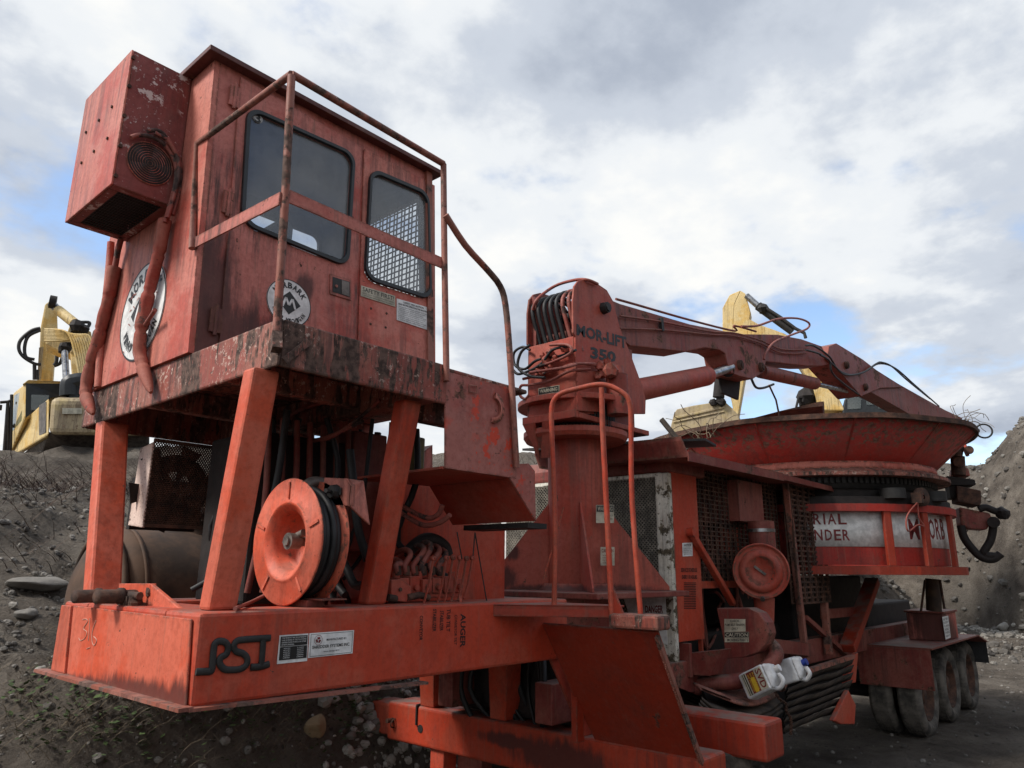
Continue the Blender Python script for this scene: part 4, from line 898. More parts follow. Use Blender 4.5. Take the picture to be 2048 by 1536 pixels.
# turret body: two faces, side plates parallel to the boom
TY0, TY1 = .42, .98
TX0 = PY(1152, 800, TY0).x; zT0 = 3.20
tl = PX(1053, 700, TX0); TY1 = min(1.05, PX(1055, 800, TX0).y)
print('turret', TX0, TY1, PY(1152, 800, TY0).z, PY(1152, 1010 - 200, TY0).z)
mb = MB(); zf = PY(1152, 672, TY0).z; zl_ = PY(1152, 828, TY0).z
print('turret z', zl_, zf)
mb.box(TX0, TX0 + .012, TY0 + .015, TY1 - .015, zl_ + .03, zf)
mb.box(TX0 - .04, TX0 + .012, TY0 - .02, TY1 + .02, zl_ - .03, zl_ + .03)
tur = mb.build('turret', M['turret'], cr, bevel=.004)
poly = [(1152, 828), (1151, 674), (1147, 665), (1146, 600), (1149, 572), (1157, 561), (1170, 558), (1195, 567), (1214, 580), (1226, 601), (1240, 655), (1262, 710), (1285, 772), (1292, 800), (1291, 828)]
mb = MB(); mb.prism([PY(x, y, TY0) for x, y in poly], (0, .018, 0)); mb.build('side_plate', M['turret'], cr, bevel=.004)
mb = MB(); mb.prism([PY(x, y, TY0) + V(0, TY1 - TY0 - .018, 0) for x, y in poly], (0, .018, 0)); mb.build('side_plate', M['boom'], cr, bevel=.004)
mb = MB(); pe = PY(1291, 828, TY0); mb.box(TX0, pe.x, TY0 - .03, TY1 + .03, zl_ - .03, zl_ + .012); mb.lathe([(3.17, .30), (3.17, .47), (3.215, .47), (3.215, .1)], (CX, CY, 0), (0, 0, 1), 40, sm=False); mb.build('turntable', M['turret'], cr, bevel=.006)
mb = MB(); mb.prism([V(TX0 - .06, TY1, zl_ - .03), V(TX0 - .06, TY1 - .12, zl_ - .03), V(TX0 + .02, TY1 - .10, zl_ - .30)], (.012, .0, 0)); mb.prism([V(TX0 - .06, TY0 + .18, zl_ - .03), V(TX0 - .06, TY0 + .28, zl_ - .03), V(TX0 + .02, TY1 - .12, zl_ - .30), V(TX0 + .02, TY1 - .20, zl_ - .30)], (.012, 0, 0)); mb.build('guard_bracket', M['turret'], cr)
mb = MB(); mb.box(TX0 + .1, pe.x - .1, TY0 + .05, TY1 - .05, zl_, zf + .1); mb.build('inner_web', M['maroon'], cr)
mb = MB(); c = PY(1206, 617, TY0); mb.cyl(c, c - V(0, .05, 0), .052, .048, 8); mb.cyl(c - V(0, .05, 0), c - V(0, .062, 0), .036, .036, 8); mb.cyl(c + V(0, .02, 0), c + V(0, TY1 - TY0, 0), .04); mb.build('pivot_pin', M['black'], cr, bevel=.004)
T5 = lambda x, y: PY(980 + x / 4.096, 530 + y / 4.096, TY0 - .001)
mb = MB(); quad_text(mb, 'MOR-LIFT', [T5(708, 480), T5(1115, 590), T5(1120, 690), T5(708, 575)], 0, 1, 0, 1, .0015, .035); quad_text(mb, '350', [T5(822, 668), T5(1030, 712), T5(1030, 800), T5(822, 765)], 0, 1, 0, 1, .0015, .04); mb.build('stencil_lettering', M['ink'], cr)
wq = [PX(1077, 777, TX0 - .001), PX(1119, 770, TX0 - .001), PX(1119, 800, TX0 - .001), PX(1077, 808, TX0 - .001)]
mb = MB(); quad_plate(mb, wq); mb.mi = 1; quad_rect(mb, wq, .03, .97, .04, .42, .004); quad_text(mb, 'STAY CLEAR OF BOOM', wq, .08, .92, .50, .60, .005); quad_text(mb, 'DO NOT STAND UNDER LOAD', wq, .08, .92, .68, .78, .005); mb.mi = 0; quad_text(mb, 'WARNING', wq, .08, .92, .11, .36, .0055, .03); mb.build('warning_label', [M['cream'], M['ink']], cr)
wc = PN(1210, 1028, (CX, CY, 0), (-.805, -.593, 0)) 
def colq(px0, py0, px1, py1, o=-.238):
    n_ = V(-.75, -.66, 0).normalized(); p_ = V(CX, CY, 0) + n_ * -o
    return [PN(a, b, p_, n_) for a, b in ((px0, py0), (px1, py0), (px1, py1), (px0, py1))]
q = colq(1192, 1010, 1228, 1046); mb = MB(); quad_plate(mb, q); mb.mi = 1; quad_rect(mb, q, .03, .97, .03, .38, .004); quad_text(mb, 'KEEP CLEAR OF', q, .45, .92, .55, .64, .005); quad_text(mb, 'LOADER', q, .45, .92, .72, .82, .005); mb.mi = 0; quad_text(mb, 'WARNING', q, .08, .92, .09, .33, .0055, .03); mb.build('warning_label', [M['cream'], M['ink']], cr)
q = colq(1201, 1094, 1229, 1131); mb = MB(); quad_plate(mb, q); mb.mi = 1; quad_text(mb, 'CAUTION', q, .08, .92, .10, .30, .005, .02)
for i in range(4): quad_text(mb, ('DO NOT OPERATE', 'UNTIL ALL', 'PERSONNEL ARE', 'CLEAR')[i], q, .15, .85, .42 + i * .13, .49 + i * .13, .005)
mb.build('caution_label', [M['cream'], M['inkred']], cr)
# slew motor + dome
mb = MB(); c = PY(1235, 790, TY0 - .14); mb.cyl(c + V(0, 0, -.16), c + V(0, 0, .16), .085, .085, 24); mb.cyl(c + V(0, 0, .16), c + V(0, 0, .23), .065, .05, 12); mb.ball(c + V(-.12, -.02, .17), .06, 8, .5); mb.build('slew_motor', M['boom'], cr)
mb = MB(); c = PY(1207, 797, TY0 - .02); mb.cyl(c, c - V(0, .004, 0), .05, n=16); mb.build('access_hole', M['dark'], cr)
mb = MB(); mb.prism([PY(1152, 822, TY0 - .012), PY(1152, 745, TY0 - .012), PY(1190, 742, TY0 - .012), PY(1232, 785, TY0 - .012), PY(1232, 826, TY0 - .012)], (0, -.014, 0)); mb.build('front_panel', M['turret'], cr, bevel=.003)
# crane hoses
random.seed(11)
for i in range(7):
    mb = MB(); x = TX0 - .012; yo = TY1 - .05 - i * .062
    p0 = V(TX0 + .30, yo, zf + .42); mb.tube([V(TX0 + .55, yo, zf + .40 + .03 * (i % 2)), V(TX0 + .2, yo, zf + .46), V(TX0 + .02, yo + .01, zf + .34), V(TX0 + .05, yo - .01, zf + .12), V(TX0 + .10, yo - .05, zf - .10)], .017, 8, smooth_=5); mb.build('hydraulic_hose', M['rubber'] if i < 5 else M['hose'], cr)
mb = MB(); mb.tube([PX(1066, 620, TX0), PX(1075, 598, TX0), PY(1110, 572, TY0 + .35), PY(1150, 560, TY0 + .1), PY(1175, 560, TY0 - .02), PY(1195, 568, TY0 - .02)], .013, 8, smooth_=5); mb.build('hydraulic_hose', M['hose'], cr)
mb = MB(); mb.prism([PX(1056, 700, TX0 + .03), PX(1056, 600, TX0 + .03), PX(1065, 592, TX0 + .03), PX(1072, 600, TX0 + .03), PX(1072, 700, TX0 + .03)], (.5, 0, 0)); mb.build('inner_plate', M['maroon'], cr)
for i, pts in enumerate((((1152, 700), (1120, 712), (1075, 720), (1050, 738), (1030, 730), (1028, 706), (1045, 694), (1060, 700)), ((1190, 728), (1150, 728), (1110, 740), (1070, 752), (1046, 758)), ((1180, 738), (1140, 742), (1100, 762), (1060, 770), (1042, 772), (1040, 790), (1050, 798), (1058, 790)), ((1140, 692), (1105, 700), (1080, 730), (1040, 748), (1026, 740)), ((1100, 690), (1135, 690), (1142, 705), (1110, 722), (1080, 732)), ((1060, 690), (1042, 705), (1036, 735), (1060, 752), (1090, 755)), ((1212, 722), (1190, 730), (1160, 727), (1130, 735), (1060, 745)))):
    mb = MB(); mb.tube([PX(a, b, TX0 - .04 - .015 * i) if a < 1152 else PY(a, b, TY0 - .04) for a, b in pts], .0115, 8, smooth_=6); mb.build('hydraulic_hose', M['rubber'] if i in (0, 3, 5) else M['hose'], cr)
vm = (MB(), MB())
for i, (a, b) in enumerate(((1085, 712), (1100, 706), (1092, 722), (1110, 715), (1130, 698), (1080, 742), (1100, 735), (1200, 732), (1205, 745), (1195, 752), (1215, 725))): vm[a > 1152].ball(PX(a, b, TX0 - .05) if a < 1152 else PY(a, b, TY0 - .06), .027 + .01 * (i % 3), 8, .7)
for v_ in vm: v_.build('valve_manifold', M['turret'], cr)
# boom
BY = .58
T2 = lambda x, y, o=0: PY(1380 + x / 3.413, 540 + y / 3.413, BY + o)
mb = MB()
mbp = [PY(1200, 590, BY), PY(1240, 607, BY), PY(1380, 648, BY), PY(1480, 668, BY), T2(600, 440), T2(760, 470), T2(900, 520), T2(960, 640), T2(900, 655), T2(800, 655), T2(520, 625), T2(500, 700), T2(430, 745), T2(340, 725), T2(280, 700), T2(255, 640), T2(240, 570), T2(200, 545), T2(110, 530), T2(-30, 560), PY(1262, 692, BY), PY(1225, 665, BY), PY(1195, 640, BY)]
mb.prism(mbp, (0, .26, 0)); mb.build('main_boom', M['boom'], cr, bevel=.010)
mb = MB(); mb.tube([PY(1232, 598, BY + .02), PY(1275, 610, BY + .02), PY(1380, 640, BY + .02), PY(1470, 662, BY + .02), T2(300, 380), T2(450, 420)], .012, 7, smooth_=4)
mb.build('boom_pipe', M['boom'], cr)
for yy in (632, 657):
    mb = MB(); mb.tube([PY(1240, yy, BY - .03), PY(1325, yy + (12 if yy == 632 else 3), BY - .03), PY(1420, 655 + (8 if yy == 632 else 14), BY - .03), T2(300, 430 + (20 if yy > 640 else 0), -.03), T2(480, 480 + (20 if yy > 640 else 0), -.03), T2(620, 540 + (25 if yy > 640 else 0), -.03), T2(790, 545 + (25 if yy > 640 else 0), -.03)], .010, 7, smooth_=5); mb.build('boom_pipe', M['boom'], cr)
mb = MB(); mb.bar(PY(1322, 636, BY - .03), PY(1324, 662, BY - .03), .04, .03, (0, 1, 0)); mb.build('pipe_clamp', M['black'], cr)
mb = MB(); c = T2(335, 650, -.001)
for c in (T2(335, 650), T2(480, 665), T2(1065, 650, -.06), T2(1195, 800, -.06)): mb = MB(); mb.cyl(c - V(0, .035, 0), c, .055, .06, 20); mb.cyl(c - V(0, .045, 0), c - V(0, .035, 0), .034, .034, 8); mb.build('pivot_pin', M['rust'], cr, bevel=.004)
mb = MB(); a = PY(1290, 778, .62); b = PY(1412, 752, .62); mb.cyl(PY(1262, 783, .62), b, .105, .105, 28); mb.ball(b, .105, 20, 0, 1, 1, 1); mb.build('lift_cylinder', M['turret'], cr)
mb = MB(); mb.cyl(b, PY(1462, 735, .62), .05); mb.build('cylinder_rod', M['steel'], cr)
mb = MB(); mb.prism([PY(x, y, BY + .2) for x, y in ((1418, 705), (1470, 700), (1482, 760), (1478, 800), (1445, 786), (1440, 750), (1426, 735))], (0, .03, 0)); mb.cyl(PY(1456, 742, BY + .05), PY(1456, 742, BY + .2), .07, n=16); mb.build('rod_bracket', M['dark'], cr, bevel=.01)
a = T2(480, 690, .1); b = T2(850, 775, .1); mb = MB(); mb.cyl(a, b, .088, .088, 24); mb.build('jib_cylinder', M['boom'], cr, bevel=.008)
mb = MB(); mb.cyl(b, T2(1090, 830, .1), .035); mb.build('cylinder_rod', M['steel'], cr)
mb = MB(); mb.prism([T2(1000, 500, -.05), T2(1180, 610, -.05), T2(1270, 680, -.05), T2(1460, 800, -.05), T2(1300, 805, -.05), T2(1170, 862, -.05), T2(1080, 760, -.05), T2(940, 600, -.05), T2(950, 520, -.05)], (0, .36, 0)); mb.build('jib_head', M['boom'], cr, bevel=.006)
mb = MB(); mb.prism([T2(1180, 640), T2(1740, 955), T2(1860, 1010), T2(1840, 1080), T2(1500, 985), T2(1230, 830)], (0, .26, 0)); mb.build('jib_beam', M['boom'], cr, bevel=.006)
for i, pts in enumerate((((350, 385), (460, 380), (600, 335), (730, 330), (810, 360), (800, 400), (700, 440), (580, 490), (520, 560), (505, 610)), ((790, 515), (850, 520), (950, 590), (1010, 680), (1100, 715), (1200, 690), (1290, 640), (1400, 670), (1540, 790), (1700, 930)), ((790, 545), (900, 580), (980, 650), (1060, 715), (1180, 700), (1270, 640), (1310, 630), (1380, 660), (1480, 750), (1640, 880)), ((890, 580), (950, 620), (970, 700), (1040, 770), (1150, 850)), ((420, 745), (450, 800), (500, 805), (570, 780)))):
    mb = MB(); mb.tube([T2(a, b, -.07 - .02 * i) for a, b in pts], .014, 8, smooth_=6); mb.build('hydraulic_hose', M['hose'] if i == 0 else M['rubber'], cr)

# ---------------------------------------------------------------- engine housing
EX, EY = 3.98, .24
en = empty('engine_housing', (EX, .9, 1.3), G)
RY1 = 2.02
def EP(px, py): return PX(px, py, EX)
zr0 = 1.50; zr1 = 2.66
mb = MB(); mb.mesh_grid([(EX, RY1, zr1), (EX, EY + .10, zr1), (EX, EY + .10, zr0), (EX, RY1, zr0)], 52, 36, .008, diag=True); mb.build('expanded_mesh', M['meshsteel'], en)
mb = MB(); mb.box(EX + .06, EX + .10, EY + .03, 1.02, zr0, zr1); mb.build('radiator_core', M['screen'], en)
mb = MB(); mb.box(EX - .01, EX + .05, EY - .0, EY + .125, 1.15, zr1 + .03); mb.build('corner_post', M['peel'], en, bevel=.006)
mb = MB(); mb.box(EX - .01, EX + .05, RY1, RY1 + .07, 1.3, zr1 + .03); mb.build('corner_post', M['white'], en, bevel=.006)
mb = MB(); mb.box(EX - .008, EX + .05, EY + .07, RY1, zr1, zr1 + .035); mb.box(EX - .005, EX + .05, EY + .07, RY1, 1.15, zr0 - .03); mb.build('frame_rail', M['peel'], en, bevel=.004)
mb = MB(); mb.prism([V(EX + .03, EY - .02, zr1 + .036), V(EX + .03, RY1 + .05, zr1 + .036), V(EX + .03, RY1 + .05, zr1 + .15), V(EX + .08, RY1 - .05, zr1 + .24), V(EX + .08, EY + .10, zr1 + .24), V(EX + .03, EY - .01, zr1 + .14)], (.6, 0, 0)); mb.build('hood', M['maroon'], en, bevel=.03, seg=3)
sx0, sx1 = EX + .052, PY(1400, 1100, EY).x
mb = MB(); mb.box(sx0, sx1, EY, EY + .02, 1.36, 2.72); sp_ = mb.build('side_panel', M['beam'], en, bevel=.004)
dq = [PX(1286, 1207, EX - .02), PX(1328, 1206, EX - .02), PX(1328, 1262, EX - .02), PX(1286, 1258, EX - .02)]
mb = MB(); mb.prism([p_ + V(.006, 0, 0) for p_ in (PX(1246, 1196, EX - .02), PX(1330, 1194, EX - .02), PX(1334, 1290, EX - .02), PX(1268, 1260, EX - .02))], (.006, 0, 0)); quad_plate(mb, dq); mb.mi = 1; quad_text(mb, 'DANGER', dq, .12, .96, .08, .36, .004, .03)
mb.mi = 2
for i, l in enumerate(('KEEP HANDS CLEAR', 'OF ROTATING FAN', 'STOP ENGINE', 'BEFORE SERVICE')): quad_text(mb, l, dq, .3, .9, .46 + i * .12, .53 + i * .12, .004)
mb.build('danger_sign', [M['white'], M['inkred'], M['ink']], en)
nq = [PY(1364, 1086, EY - .002), PY(1384, 1085, EY - .002), PY(1385, 1112, EY - .002), PY(1365, 1113, EY - .002)]
mb = MB(); quad_plate(mb, nq); mb.mi = 1; quad_text(mb, 'NOTICE', nq, .15, .85, .10, .26, .004, .02)
for i, l in enumerate(('CHECK OIL DAILY', 'USE CLEAN FUEL', 'DRAIN WATER TRAP', 'SEE MANUAL')): quad_text(mb, l, nq, .1, .9, .38 + i * .14, .46 + i * .14, .004)
mb.build('notice_label', [M['white'], M['ink']], en)
mb = MB()
for i in range(16): y = 1165 + i * 3.4; mb.prism([PY(1368, y, EY - .002), PY(1392, y, EY - .002), PY(1392, y + 1.5, EY - .002), PY(1368, y + 1.5, EY - .002)], (0, -.001, 0))
q1 = [PY(1362, 1136, EY - .002), PY(1394, 1136, EY - .002), PY(1394, 1144, EY - .002), PY(1362, 1144, EY - .002)]; quad_text(mb, 'SERVICE SCHEDULE', q1, 0, 1, 0, 1, .001, .02); q1 = [PY(1364, 1150, EY - .002), PY(1394, 1150, EY - .002), PY(1394, 1158, EY - .002), PY(1364, 1158, EY - .002)]; quad_text(mb, 'EVERY 10 HOURS', q1, 0, 1, 0, 1, .001, .02)
mb.build('stencil_lettering', M['stencil'], sp_)
# woven wire doors
mx0 = sx1 + .02; mx1 = PY(1560, 1000, EY).x; mz1 = PY(1390, 920, EY).z; mz0 = PY(1405, 1165, EY).z
mb = MB(); mb.mesh_grid([(mx0, EY + .05, mz1), (mx1, EY + .05, mz1), (mx1, EY + .05, mz0), (mx0, EY + .05, mz0)], 38, 26, .011); mb.build('woven_mesh', M['rust'], en)
mb = MB(); mb.bar((mx0, EY + .05, mz0 - .02), (mx1, EY + .05, mz0 - .02), .05, .06); mb.bar((mx0 - .0, EY + .05, 1.2), (mx0, EY + .05, mz1 + .05), .03, .03); mb.build('mesh_frame', M['beam'], en)
dx0 = PY(1576, 960, .12).x; dx1 = PY(1640, 975, .12).x; dz1 = PY(1576, 958, .12).z; dz0 = PY(1590, 1208, .12).z
mb = MB(); mb.mesh_grid([(dx0, .12, dz1), (dx1, .12, dz1), (dx1, .12, dz0), (dx0, .12, dz0)], 11, 24, .018); mb.mesh_grid([(dx0, .19, dz1), (dx1, .19, dz1), (dx1, .19, dz0), (dx0, .19, dz0)], 11, 24, .014); mb.build('woven_mesh', M['rust'], en)
mb = MB(); mb.bar((dx0 - .02, .14, dz1 + .05), (dx0 + .12, .14, 1.05), .06, .06); mb.bar((dx1 - .1, .16, dz0), (dx1 - .1, .16, 1.05), .07, .07); mb.build('door_post', M['rail'], en, bevel=.006)
# bent canopy
mb = MB(); ca = PY(1296, 884, -.10); cbp = PY(1375, 905, -.05); cc_ = PY(1565, 948, -.05); cd = PY(1712, 985, -.05)
path = [V(3.75, -.02, 2.93), V(cbp.x, -.05, cbp.z), V(cc_.x, -.05, cc_.z), V(cd.x, -.05, cd.z)]
for a, b in zip(path[:-1], path[1:]):
    mb.hexa([a + V(0, 0, -.035), b + V(0, 0, -.035), b + V(0, 1.5, .0), a + V(0, 1.5, .0), a, b, b + V(0, 1.5, .035), a + V(0, 1.5, .035)])
mb.bar(path[1] + V(0, -.004, -.03), path[2] + V(0, -.004, -.03), .012, .075); mb.bar(path[2] + V(0, -.004, -.03), path[3] + V(0, -.004, -.03), .012, .055)
mb.build('canopy', M['maroon'], en)
mb = MB(); mb.prism([V(3.7, .5, 2.92), V(4.2, 0, 2.96), V(4.6, .1, 2.97), V(4.3, 1.4, 3.0), V(3.6, 1.5, 2.95)], (0, 0, .02)); mb.build('folded_sheet', M['black'], en)
# diagonal strut, air cleaner, belt guard, exhaust
mb = MB(); a = PY(1381, 1064, EY - .03); b = PY(1466, 1208, EY - .03); mb.bar(a, b, .055, .05); mb.cyl(a + V(0, -.035, 0), a + V(0, .03, 0), .035); mb.build('strut', M['beam'], en, bevel=.008)
ax = 4.95; c = PX(1523, 1142, ax); ar = .252
c = PX(1522, 1142, ax); ar = (PX(1522, 1088, ax) - c).length
mb = MB(); axd = V(-1, -.35, 0).normalized()
mb.lathe([(-.55, 0), (-.55, ar * .92), (-.02, ar * .96), (-.02, ar * 1.03), (.03, ar * 1.03), (.035, ar * .98), (.015, ar * .93), (.012, ar * .80), (.028, ar * .78), (.045, ar * .70), (.05, ar * .52), (.04, ar * .50), (.035, 0)], c, axd, 56); acl = mb.build('air_cleaner', M['turret'], en)
mb = MB(); w_ = V(.35, -1, 0).normalized(); mb.bar(c + axd * .045 - w_ * .05 + V(0, 0, .04), c + axd * .045 + w_ * .04 - V(0, 0, .03), .02, .02); mb.cyl(c + axd * .04 - V(0, 0, ar * .98), c + axd * .06 - V(0, 0, ar * 1.03), .02); mb.build('wing_nut', M['oldsteel'], en)
mb = MB(); mb.cyl(c - axd * .1 - V(0, 0, ar), c - axd * .1 - V(0, 0, ar + .2), .09, .07, 16); mb.build('dust_cup', M['turret'], en)
mb = MB(); mb.cyl(c - axd * .42 + V(0, 0, ar * .8), c - axd * .42 + V(0, 0, ar + .22), .12, .12, 24); mb.box(c.x + .2, c.x + .75, c.y + .25, c.y + .7, c.z + ar + .22, c.z + ar + .60); mb.build('intake_pipe', M['maroon'], en)
mb = MB(); mb.cyl(c - axd * .42 + V(0, 0, ar + .12), c - axd * .42 + V(0, 0, ar + .15), .125, .125, 24); mb.build('hose_band', M['steel'], en)
gx = 4.45; G6 = lambda x, y, o=0: PX(1350 + x / 4.086, 1160 + y / 4.086, gx + o)
mb = MB(); mb.prism([G6(335, 230), G6(600, 228), G6(690, 270), G6(745, 350), G6(765, 440), G6(740, 530), G6(680, 590), G6(560, 635), G6(410, 645), G6(395, 500)], (.16, 0, 0)); mb.build('belt_guard', M['maroon'], en, bevel=.012)
mb = MB(); q = [G6(405, 318, -.002), G6(575, 320, -.002), G6(578, 420, -.002), G6(405, 425, -.002)]; q2_ = [G6(405, 425, -.002), G6(605, 425, -.002), G6(605, 508, -.002), G6(407, 508, -.002)]
quad_plate(mb, q); quad_plate(mb, q2_); mb.mi = 1; quad_rect(mb, q2_, .01, .99, .03, .53, .004)
for i, l in enumerate(('CHECK', 'PUMP BELT TENSION', 'DAILY')): quad_text(mb, l, q, (.28, .04, .36)[i], (.72, .96, .66)[i], .06 + i * .3, .24 + i * .3, .005, .01)
quad_text(mb, 'MOVING PARTS', q2_, .12, .97, .64, .92, .004, .01); mb.mi = 0; quad_text(mb, 'CAUTION', q2_, .04, .97, .10, .46, .0055, .03); mb.build('caution_label', [M['cream'], M['ink']], en)
mb = MB(); mb.tube([PX(1375, 1388, 4.25), PX(1410, 1368, 4.3), PX(1470, 1363, 4.4), PX(1520, 1348, 4.5), PX(1552, 1310, 4.6), PX(1540, 1290, 4.65)], .060, 14, smooth_=6); mb.build('exhaust_pipe', M['maroon'], en)
mb = MB(); mb.prism([PX(1372, 1307, 4.15), PX(1440, 1300, 4.15), PX(1420, 1352, 4.15), PX(1375, 1350, 4.15)], (.2, 0, 0)); mb.box(4.1, 4.14, EY - .05, EY + .4, 1.1, 1.35); mb.build('mount_bracket', M['maroon'], en, bevel=.004)
# dark engine mass inside
mb = MB(); mb.box(4.5, 6.6, .85, 1.5, 1.35, 2.45); mb.box(4.3, 7.4, .6, 1.8, 1.0, 1.35); mb.box(5.2, 6.2, .62, .9, 2.35, 2.7); mb.cyl((5.5, .75, 1.6), (6.5, .75, 1.6), .2); mb.box(4.4, 7.2, 1.9, 2.0, 1.0, 2.8); mb.build('engine_block', M['dark'], en, bevel=.03)
mb = MB(); random.seed(21)
for i in range(18): x = random.uniform(4.4, 6.6); mb.tube([V(x, .6, random.uniform(1.2, 2.6)), V(x + random.uniform(-.3, .3), .5, random.uniform(1.2, 2.5)), V(x + random.uniform(-.5, .5), .65, random.uniform(1.1, 2.2))], random.choice((.015, .02, .03)), 7, smooth_=4)
mb.build('engine_pipes', M['maroon'], en)
mb = MB(); mb.cyl((6.1, .8, 2.1), (6.1, .8, 2.8), .16); mb.build('muffler', M['beam'], en)
# chassis
mb = MB(); mb.box(2.4, 13.0, .22, .36, .98, 1.22); mb.box(2.4, 13.0, 1.1, 1.24, .98, 1.22)
for x in (3.4, 4.6, 5.8, 7.0, 8.2): mb.box(x, x + .1, .36, 1.1, 1.0, 1.18)
mb.build('chassis', M['maroon'], G, bevel=.01)
mb = MB(); mb.box(6.9, 9.3, .42, 1.5, .75, 1.86); mb.box(9.3, 11.5, .4, 1.3, .8, 1.5); mb.box(4.2, 7.0, .37, 1.4, .45, .98); mb.build('mill_housing', M['dark'], G, bevel=.03)
mb = MB(); mb.box(3.1, 3.9, .2, 1.4, .35, .95); mb.box(2.85, 3.4, .4, 1.2, .93, 1.28); mb.box(2.62, 2.8, -.02, 1.3, .94, 1.38); mb.build('gearbox', M['dark'], G, bevel=.04)
mb = MB(); random.seed(8)
for i in range(12): x = random.uniform(2.50, 2.58); y = random.uniform(.15, 1.1); mb.tube([V(x, y, 1.40), V(x + random.uniform(-.05, .1), y + random.uniform(-.1, .1), 1.1), V(x + random.uniform(.0, .3), y + random.uniform(-.15, .15), .85)], random.choice((.012, .018, .02)), 7, smooth_=4)
mb.build('hose_bundle', M['rubber'], G)
mb = MB(); mb.bar(PY(1745, 1162, .1), PY(1695, 1298, .1), .10, .16, (0, 1, 0)); mb.build('brace', M['deep'], G, bevel=.01)
mb = MB(); mb.bar(PY(1645, 1228, .18), PY(1715, 1222, .18), .05, .10); mb.bar(PY(1610, 1235, .18), PY(1695, 1310, .18), .05, .05); mb.bar(PY(1535, 1290, .12), PY(1625, 1300, .12), .05, .12); mb.build('side_rail', M['maroon'], G)

# ---------------------------------------------------------------- tub and turntable
TX, TY = 8.3, .71; TC = V(TX, TY, 0)
tb = empty('tub', (TX, TY, 1.9), G)
mb = MB(); mb.lathe([(3.08, 1.50), (3.50, 1.97), (3.50, 1.94), (3.08, 1.47)], TC, (0, 0, 1), 96)
for k in range(12):
    a = R_(30 * k + 7); d = V(math.cos(a), math.sin(a), 0); mb.bar(TC + d * 1.506 + V(0, 0, 3.09), TC + d * 1.972 + V(0, 0, 3.495), .018, .008, d)
for i, v in enumerate(mb.v): mb.v[i] = v + V(v.x - TX, v.y - TY, 0) * .010 * noise.noise(V(v.x * 1.6, v.y * 1.6, 3))
mb.build('cone', M['tub'], tb)
mb = MB(); mb.lathe([(3.49, 1.90), (3.49, 2.01), (3.545, 2.01), (3.545, 1.90), (3.49, 1.90)], TC, (0, 0, 1), 96, sm=False)
for i, v in enumerate(mb.v): mb.v[i] = v + V(0, 0, .022 * noise.noise(V(v.x * 1.3, v.y * 1.3, 7))) + V(v.x - TX, v.y - TY, 0) * .010 * noise.noise(V(v.x * 1.6, v.y * 1.6, 3))
mb.build('rim', M['rust'], tb)
mb = MB(); mb.lathe([(3.0, 1.50), (3.02, 1.54), (3.10, 1.53), (3.10, 1.50)], TC, (0, 0, 1), 96); mb.build('neck_ring', M['cab'], tb)
mb = MB(); mb.lathe([(2.93, 1.0), (2.93, 1.66), (2.97, 1.66), (3.02, 1.54)], TC, (0, 0, 1), 96, sm=False); mb.build('skirt', M['band'], tb)
mb = MB(); mb.lathe([(2.80, 1.0), (2.80, 1.48), (2.93, 1.48)], TC, (0, 0, 1), 96)
for i in range(150): a = R_(2.4 * i); d = V(math.cos(a), math.sin(a), 0); mb.bar(TC + d * 1.50 + V(0, 0, 2.86), TC + d * 1.50 + V(0, 0, 2.92), .035, .03, d)
mb.build('ring_gear', M['black'], tb)
mb = MB(); mb.lathe([(2.62, 1.2), (2.62, 1.62), (2.70, 1.62), (2.72, 1.45), (2.80, 1.45)], TC, (0, 0, 1), 96, sm=False); mb.build('turntable_ring', M['dark'], tb)
def CA(px, py, r):
    """bearing on a cylinder round the tub axis where a sight line meets it"""
    d = ray(px, py); o = CAM - TC; A = d.x ** 2 + d.y ** 2; B = 2 * (o.x * d.x + o.y * d.y); C_ = o.x ** 2 + o.y ** 2 - r * r; D = max(0, B * B - 4 * A * C_)
    t = (-B - math.sqrt(D)) / (2 * A); p = CAM + d * t; return math.degrees(math.atan2(p.y - TY, p.x - TX)), p.z
ref = (1, 0, 0)
def arc(mb, prof, a0, a1, n=40, sm=False): mb.lathe(prof, TC, (0, 0, 1), n, a0, a1, sm, ref=ref)
rd = 1.55
mb = MB(); mb.lathe([(1.98, rd), (2.62, rd)], TC, (0, 0, 1), 96); mb.build('drum', M['tub'], tb)
aL, zL = CA(1600, 1060, rd); aR, _ = CA(1893, 1060, rd); zW1 = CA(1700, 1022, rd)[1]; zW0 = CA(1700, 1093, rd)[1]
print('drum', aL, aR, zW0, zW1, CA(1770, 1060, rd), CA(1640, 1000, 1.62), CA(1700, 1150, 1.7), CA(1770, 1000, 1.66))
mb = MB(); arc(mb, [(zW0, rd + .003), (zW0, rd + .006), (zW1, rd + .006), (zW1, rd + .003)], aL, aR, 60, True)
mb.mi = 1
def drum_text(s, pxs, py0, py1, bold=.02):
    for ch, (xa, xb) in zip(s, pxs):
        a0, _ = CA(xa, 1060, rd + .006); a1, _ = CA(xb, 1060, rd + .006); z1 = CA((xa + xb) / 2, py0, rd + .006)[1]; z0 = CA((xa + xb) / 2, py1, rd + .006)[1]
        P_ = lambda a, z: V(TX + math.cos(R_(a)) * (rd + .007), TY + math.sin(R_(a)) * (rd + .007), z)
        quad_text(mb, ch, [P_(a0, z1), P_(a1, z1), P_(a1, z0), P_(a0, z0)], 0, 1, 0, 1, .001, bold)
def even(x0, x1, n, g=.14): w = (x1 - x0) / n; return [(x0 + w * (i + g / 2), x0 + w * (i + 1 - g / 2)) for i in range(n)]
drum_text('INDUSTRIAL', even(1547, 1625, 6) + [(1628, 1644), (1648.5, 1652.5), (1657, 1674), (1678, 1695)], 1027, 1049)
drum_text('TUB GRINDER'.replace(' ', ''), even(1560, 1625, 6) + [(1628, 1644), (1649, 1663), (1667, 1681), (1684, 1698)], 1059, 1081)
